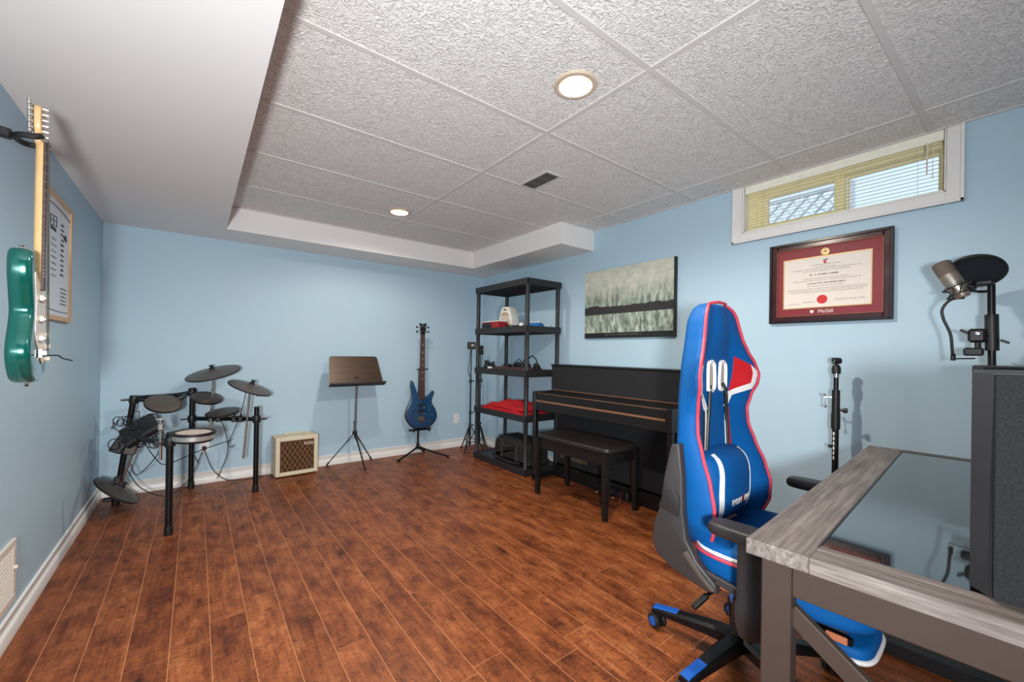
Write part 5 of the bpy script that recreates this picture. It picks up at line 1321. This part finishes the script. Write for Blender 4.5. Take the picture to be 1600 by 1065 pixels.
# five-star base
hb = put('base_hub', MB().lathe([(0, 0.072), (0.048, 0.074), (0.055, 0.09), (0.048, 0.118), (0.034, 0.128), (0, 0.128)], n=24), 'blackmetal', ch)
for k in range(5):
    a = math.radians(98.5+72*k); c_, s_ = math.cos(a), math.sin(a)
    dr = Vector((c_, s_, 0)); pr_ = Vector((-s_, c_, 0)); vs = []
    for (r_, hw_, z0, z1) in ((0.035, 0.034, 0.078, 0.124), (0.12, 0.031, 0.076, 0.116), (0.24, 0.026, 0.070, 0.100), (0.318, 0.024, 0.066, 0.090), (0.340, 0.018, 0.066, 0.084)):
        for (q, z) in ((-1, z0), (1, z0), (1, z1-0.010), (0.62, z1), (-0.62, z1), (-1, z1-0.010)): vs.append(dr*r_+pr_*(q*hw_)+Vector((0, 0, z)))
    fs = [(i*6+j, i*6+(j+1) % 6, (i+1)*6+(j+1) % 6, (i+1)*6+j) for i in range(4) for j in range(6)]+[(5, 4, 3, 2, 1, 0), tuple(24+j for j in range(6))]
    am = put('base_arm', MB().add(vs, fs), 'blackmetal', ch)
    put('blue_cap', MB().bar(dr*0.235+Vector((0, 0, 0.099)), dr*0.335+Vector((0, 0, 0.084)), 0.036, 0.009, 0.003), 'bluecap', am)
    tip = dr*0.322
    cs = put('caster', MB().cyl(tip+Vector((0, 0, 0.066)), tip+Vector((0, 0, 0.05)), 0.008, n=10).box(tip+Vector((0, 0, 0.047)), (0.030, 0.030, 0.026), 0.008), 'blackmetal', ch)
    wa = Vector((math.cos(a+1.1+k*0.35), math.sin(a+1.1+k*0.35), 0))
    for q in (-1, 1):
        cw = tip+wa*(q*0.018)+Vector((0, 0, 0.031))
        wh = put('wheel', MB().lathe([(0, -0.009), (0.026, -0.009), (0.031, -0.005), (0.031, 0.005), (0.026, 0.009), (0, 0.009)], cw, wa*q, 24), 'rubberedge', cs)
        WM = MB().lathe([(0.0, 0.009), (0.019, 0.009), (0.0185, 0.0105), (0, 0.0115)], cw, wa*q, 20)
        put('wheel_hub', WM, 'bluecap', cs)

# ------------------------------------------------------------------ desk
DK = (0.992, 0.412, 0)
dsk = thing('computer_desk', 'grey oak desk with brown metal frame and black glass top', 'desk', DK, math.radians(3.6))
DL, DD, TZ, TH = 1.535, 0.64, 0.75, 0.034
put('long_board', MB().box((DL/2-0.0, -0.059, TZ-TH/2), (DL, 0.118, TH), 0.002), 'deskx', dsk)
put('end_board', MB().box((0.043, -(DD+0.118)/2, TZ-TH/2), (0.086, DD-0.1185, TH), 0.002), 'desky', dsk)
put('long_board', MB().box((DL/2+0.043, -DD+0.03, TZ-TH/2), (DL-0.0865, 0.06, TH), 0.002), 'deskx', dsk)
put('glass_top', MB().box(((0.087+DL-0.062)/2, -(0.1185+DD-0.0605)/2, TZ-0.005), (DL-0.062-0.087, DD-0.0605-0.1185-0.0005, 0.007), 0.001), 'deskglass', dsk)
put('glass_support', MB().box(((0.087+DL-0.062)/2, -(0.119+DD-0.061)/2, TZ-0.020), (DL-0.155, DD-0.185, 0.018)), 'deskblack', dsk)
put('metal_end_strip', MB().box((DL-0.031, -(DD-0.0605+0.1185)/2, TZ-TH/2), (0.061, DD-0.18, TH), 0.003), 'deskmetal', dsk)
put('glass_gasket', MB().box((DL/2, -0.1195, TZ-0.0012), (DL-0.15, 0.003, 0.003)), 'deskblack', dsk)
LX0, LX1, LY0, LY1 = 0.052, 1.19, -0.052, -DD+0.045
for x in (LX0, LX1):
    for y in (LY0, LY1):
        l_ = put('leg', MB().box((x, y, (TZ-TH)/2), (0.046, 0.058, TZ-TH), 0.003), 'deskmetal', dsk)
        put('leveller', MB().cyl((x, y, 0), (x, y, 0.004), 0.014, n=12), 'deskblack', l_)
    put('end_apron', MB().box((x-0.004 if x < 0.5 else x, (LY0+LY1)/2, TZ-TH-0.038), (0.026, abs(LY1-LY0)-0.058, 0.076), 0.002), 'deskmetal', dsk)
    put('brace', MB().bar((x+0.004, LY0-0.020, 0.60), (x+0.004, LY1+0.020, 0.235), 0.020, 0.040, 0.002), 'deskmetal', dsk)
    put('floor_rail', MB().box((x, (LY0+LY1)/2, 0.030), (0.058, abs(LY1-LY0)-0.058, 0.05), 0.003), 'deskblack', dsk)
put('rear_stretcher', MB().box(((LX0+LX1)/2, LY1, 0.62), (LX1-LX0-0.046, 0.022, 0.05), 0.003), 'deskmetal', dsk)

# ------------------------------------------------------------------ speakers on the desk
def speaker(loc, rz, label):
    t = thing('studio_speaker', label, 'speaker', loc, rz, 'speakers on the desk')
    W_, D_, H_ = 0.25, 0.30, 0.386; ce_ = 0.026
    # cabinet: local -x is the front, plan with chamfered front edges
    plan = [(0.0, -W_/2+ce_), (0.0, W_/2-ce_), (0.034, W_/2), (D_, W_/2), (D_, -W_/2), (0.034, -W_/2)]
    put('cabinet', MB().slab(plan, 0.0, H_, lambda u, v_, tt: Vector((u, v_, tt)), 0.003, 2), 'speaker', t)
    for s_ in (-1, 1):
        y0 = s_*(W_/2-ce_); y1 = s_*(W_/2)
        put('bevel_facet', MB().add([(-0.001, y0, H_-0.003), (0.010, s_*(W_/2-0.019), 0.004), (-0.001, y0, 0.004), (0.003, y0, H_-0.003), (0.014, s_*(W_/2-0.019), 0.004), (0.003, y0, 0.004)], [(0, 1, 2), (5, 4, 3), (0, 3, 4, 1), (1, 4, 5, 2), (2, 5, 3, 0)]), 'steel' if False else 'ductgrey' if False else 'speaker', t)
    put('grille_cloth', MB().box((-0.004, 0, H_/2), (0.008, W_-2*ce_-0.002, H_-0.006), 0.003), 'speakercloth', t)
    for y in (-0.09, 0.09):
        for x in (0.05, 0.25): put('foot', MB().cyl((x, y, -0.003), (x, y, 0.001), 0.012, n=12), 'rubberedge', t)
    return t
speaker((1.085, -0.045, 0.7532), math.radians(3.6), 'near black speaker with speckled grille on the front corner of the desk')
speaker((2.17, 0.035, 0.7532), math.radians(3.6), 'far black speaker, partly hidden behind the near speaker')

# ------------------------------------------------------------------ microphone, pop filter and boom stand by the wall
mk = thing('microphone_stand', 'black microphone stand rising behind the desk speaker', 'microphone stand', (2.70, 0.135, 0))
MP0, MP1 = Vector((2.70, 0.128, 0.05)), Vector((2.70, 0.1475, 1.485))
put('pole', MB().cyl(MP0, MP1, 0.0125, n=14), 'blackmetal', mk, True)
put('clutch', MB().cyl((2.70, 0.1425, 1.20), (2.70, 0.1455, 1.355), 0.021, n=14), 'black', mk, True)
put('tilt_clamp', MB().box((2.69, 0.185, 1.265), (0.04, 0.055, 0.060), 0.010).box((2.69, 0.195, 1.195), (0.035, 0.060, 0.035), 0.006).cyl((2.69, 0.183, 1.19), (2.69, 0.183, 1.25), 0.010, n=10), 'black', mk, True)
put('clamp_bolt', MB().lathe([(0, 0), (0.008, 0), (0.007, 0.008), (0, 0.009)], (2.668, 0.183, 1.274), (-1, 0, 0), 14), 'chrome', mk, True)
put('wing_nut', MB().bar((2.69, 0.21, 1.275), (2.69, 0.235, 1.292), 0.010, 0.028, 0.004, (1, 0, 0)).bar((2.69, 0.12, 1.245), (2.69, 0.095, 1.232), 0.010, 0.028, 0.004, (1, 0, 0)), 'black', mk, True)
put('boom_rod', MB().cyl((2.70, 0.19, 1.166), (2.70, 0.262, 1.163), 0.003, n=8), 'blackmetal', mk, True)
for k in range(3):
    a = 2*PI*k/3+math.radians(115); f = Vector((2.70+0.15*math.cos(a), 0.135+0.15*math.sin(a), 0.010))
    put('leg', MB().bar((2.70, 0.1285, 0.10), f, 0.02, 0.014, 0.003), 'blackmetal', mk, True)
pf = put('pop_filter', MB().lathe([(0.080, -0.005), (0.084, -0.008), (0.088, -0.008), (0.091, 0.0), (0.088, 0.008), (0.084, 0.008), (0.080, 0.005)], (2.70, 0.190, 1.548), (-0.66, 0.03, -0.75), 44, True), 'rubberedge', mk, True); child_world(pf)
put('mesh_screen', MB().lathe([(0, -0.002), (0.082, -0.002), (0.082, 0.002), (0, 0.002)], (2.70, 0.190, 1.548), (-0.66, 0.03, -0.75), 44), 'popmesh', pf, True)
put('screen_clip', MB().box((2.68, 0.165, 1.490), (0.04, 0.05, 0.022), 0.006), 'black', pf, True)
mc = thing('condenser_microphone', 'silver condenser microphone tilted in a black shock mount', 'microphone', (2.66, 0.255, 1.42))
A0, A1 = Vector((2.585, 0.216, 1.425)), Vector((2.585, 0.290, 1.586)); ax = (A1-A0).normalized(); ML = (A1-A0).length
put('body', MB().lathe([(0, 0), (0.020, 0.0), (0.024, 0.006), (0.026, 0.03), (0.031, 0.045), (0.0325, 0.06), (0.0325, 0.115), (0, 0.115)], A0, ax, 24), 'mic', mc, True)
put('band', MB().lathe([(0.030, 0.060), (0.034, 0.060), (0.034, 0.066), (0.030, 0.066)], A0, ax, 24, True), 'chrome', mc, True)
put('grille', MB().lathe([(0, 0.113), (0.0325, 0.113), (0.0325, ML-0.012), (0.024, ML-0.003), (0, ML)], A0, ax, 24), 'micgrille', mc, True)
x_, y_, _ = frame_from(ax)
for h_ in (0.018, 0.052):
    pts = [A0+ax*h_+(x_*math.cos(2*PI*k/16)+y_*math.sin(2*PI*k/16))*0.046 for k in range(16)]
    put('mount_ring', MB().tube(pts, 0.0032, 7, 2, True), 'black', mc, True)
for k in range(8):
    a = 2*PI*k/8; b_ = a+0.5
    p0 = A0+ax*0.018+(x_*math.cos(a)+y_*math.sin(a))*0.046; p1 = A0+ax*0.052+(x_*math.cos(b_)+y_*math.sin(b_))*0.046
    pm = A0+ax*0.035+(x_*math.cos((a+b_)/2)+y_*math.sin((a+b_)/2))*0.028
    put('elastic', MB().tube([p0, pm, p1], 0.002, 6, 4), 'black', mc, True)
put('mount_arm', MB().tube([A0+ax*0.035+Vector((0.03, -0.03, 0)), Vector((2.685, 0.180, 1.455)), Vector((2.695, 0.155, 1.455))], 0.006, 8, 4), 'black', mc, True)
put('cable', MB().tube([A0+ax*(-0.002), (2.59, 0.256, 1.418), (2.595, 0.281, 1.38), (2.60, 0.277, 1.335), (2.61, 0.257, 1.27), (2.62, 0.252, 1.20), (2.63, 0.250, 1.168)], 0.0055, 8, 6), 'cable', mc, True)
put('plug', MB().cyl((2.63, 0.250, 1.185), (2.63, 0.250, 1.155), 0.008, n=12), 'black', mc, True)

# upright stand with a chrome crank, beyond the desk
vs_ = thing('crank_stand', 'upright black pole stand with chrome crank behind the desk', 'stand', (2.75, 0.694, 0))
put('lower_tube', MB().cyl((0, 0, 0.05), (0, 0, 0.93), 0.015, n=14), 'blackmetal', vs_)
put('middle_sleeve', MB().cyl((0, 0, 0.80), (0, 0, 0.985), 0.0185, n=14).cyl((0, 0, 0.775), (0, 0, 0.86), 0.021, n=14), 'black', vs_)
put('upper_tube', MB().cyl((0, 0, 0.95), (0, 0, 1.055), 0.0115, n=14), 'blackmetal', vs_)
put('ferrule', MB().cyl((0, 0, 1.053), (0, 0, 1.075), 0.014, n=16), 'chrome', vs_)
put('swivel_head', MB().lathe([(0, 1.073), (0.020, 1.073), (0.021, 1.10), (0.016, 1.118), (0.006, 1.124), (0.006, 1.132), (0, 1.132)], n=18), 'black', vs_)
hd_ = put('ring_clamp', MB().lathe([(0.010, -0.018), (0.017, -0.018), (0.018, 0.0), (0.017, 0.018), (0.010, 0.018)], (0, 0, 1.143), (-0.8, 0.6, 0), 20, True), 'black', vs_)
put('ring_liner', MB().lathe([(0.007, -0.0185), (0.013, -0.0195), (0.013, -0.016), (0.007, -0.016)], (0, 0, 1.143), (0.8, -0.6, 0), 20, True), 'chrome', hd_)
ck = put('crank', MB().cyl((0, 0.01, 0.943), (0, 0.052, 0.943), 0.0035, n=8).cyl((-0.003, 0.048, 0.950), (-0.003, 0.046, 0.895), 0.003, n=8), 'chrome', vs_)
put('crank_knob', MB().sphere((-0.003, 0.046, 0.893), 0.008, (1, 1, 1), 12, 8).sphere((0, 0.052, 0.956), 0.008, (1, 1, 1), 12, 8), 'chrome', ck)
put('side_knob', MB().cyl((0, -0.016, 0.878), (0, -0.034, 0.878), 0.006, n=10).cyl((0, -0.034, 0.878), (0, -0.050, 0.878), 0.013, n=12), 'black', vs_)
put('clip', MB().box((0, 0.022, 0.678), (0.014, 0.018, 0.016), 0.003), 'black', vs_)
for k in range(6):
    put('scale_mark', MB().box((-0.0150, 0.0035, 0.62+0.026*k), (0.0012, 0.006, 0.018)), 'letter', vs_)
for k in range(3):
    a = 2*PI*k/3+0.5
    l_ = put('leg', MB().bar((0.012*math.cos(a), 0.012*math.sin(a), 0.30), (0.15*math.cos(a), 0.15*math.sin(a), 0.008), 0.018, 0.010, 0.003), 'blackmetal', vs_)
    put('foot', MB().sphere((0.15*math.cos(a), 0.15*math.sin(a), 0.010), 0.010, (1, 1, 1), 10, 6), 'rubberedge', l_)
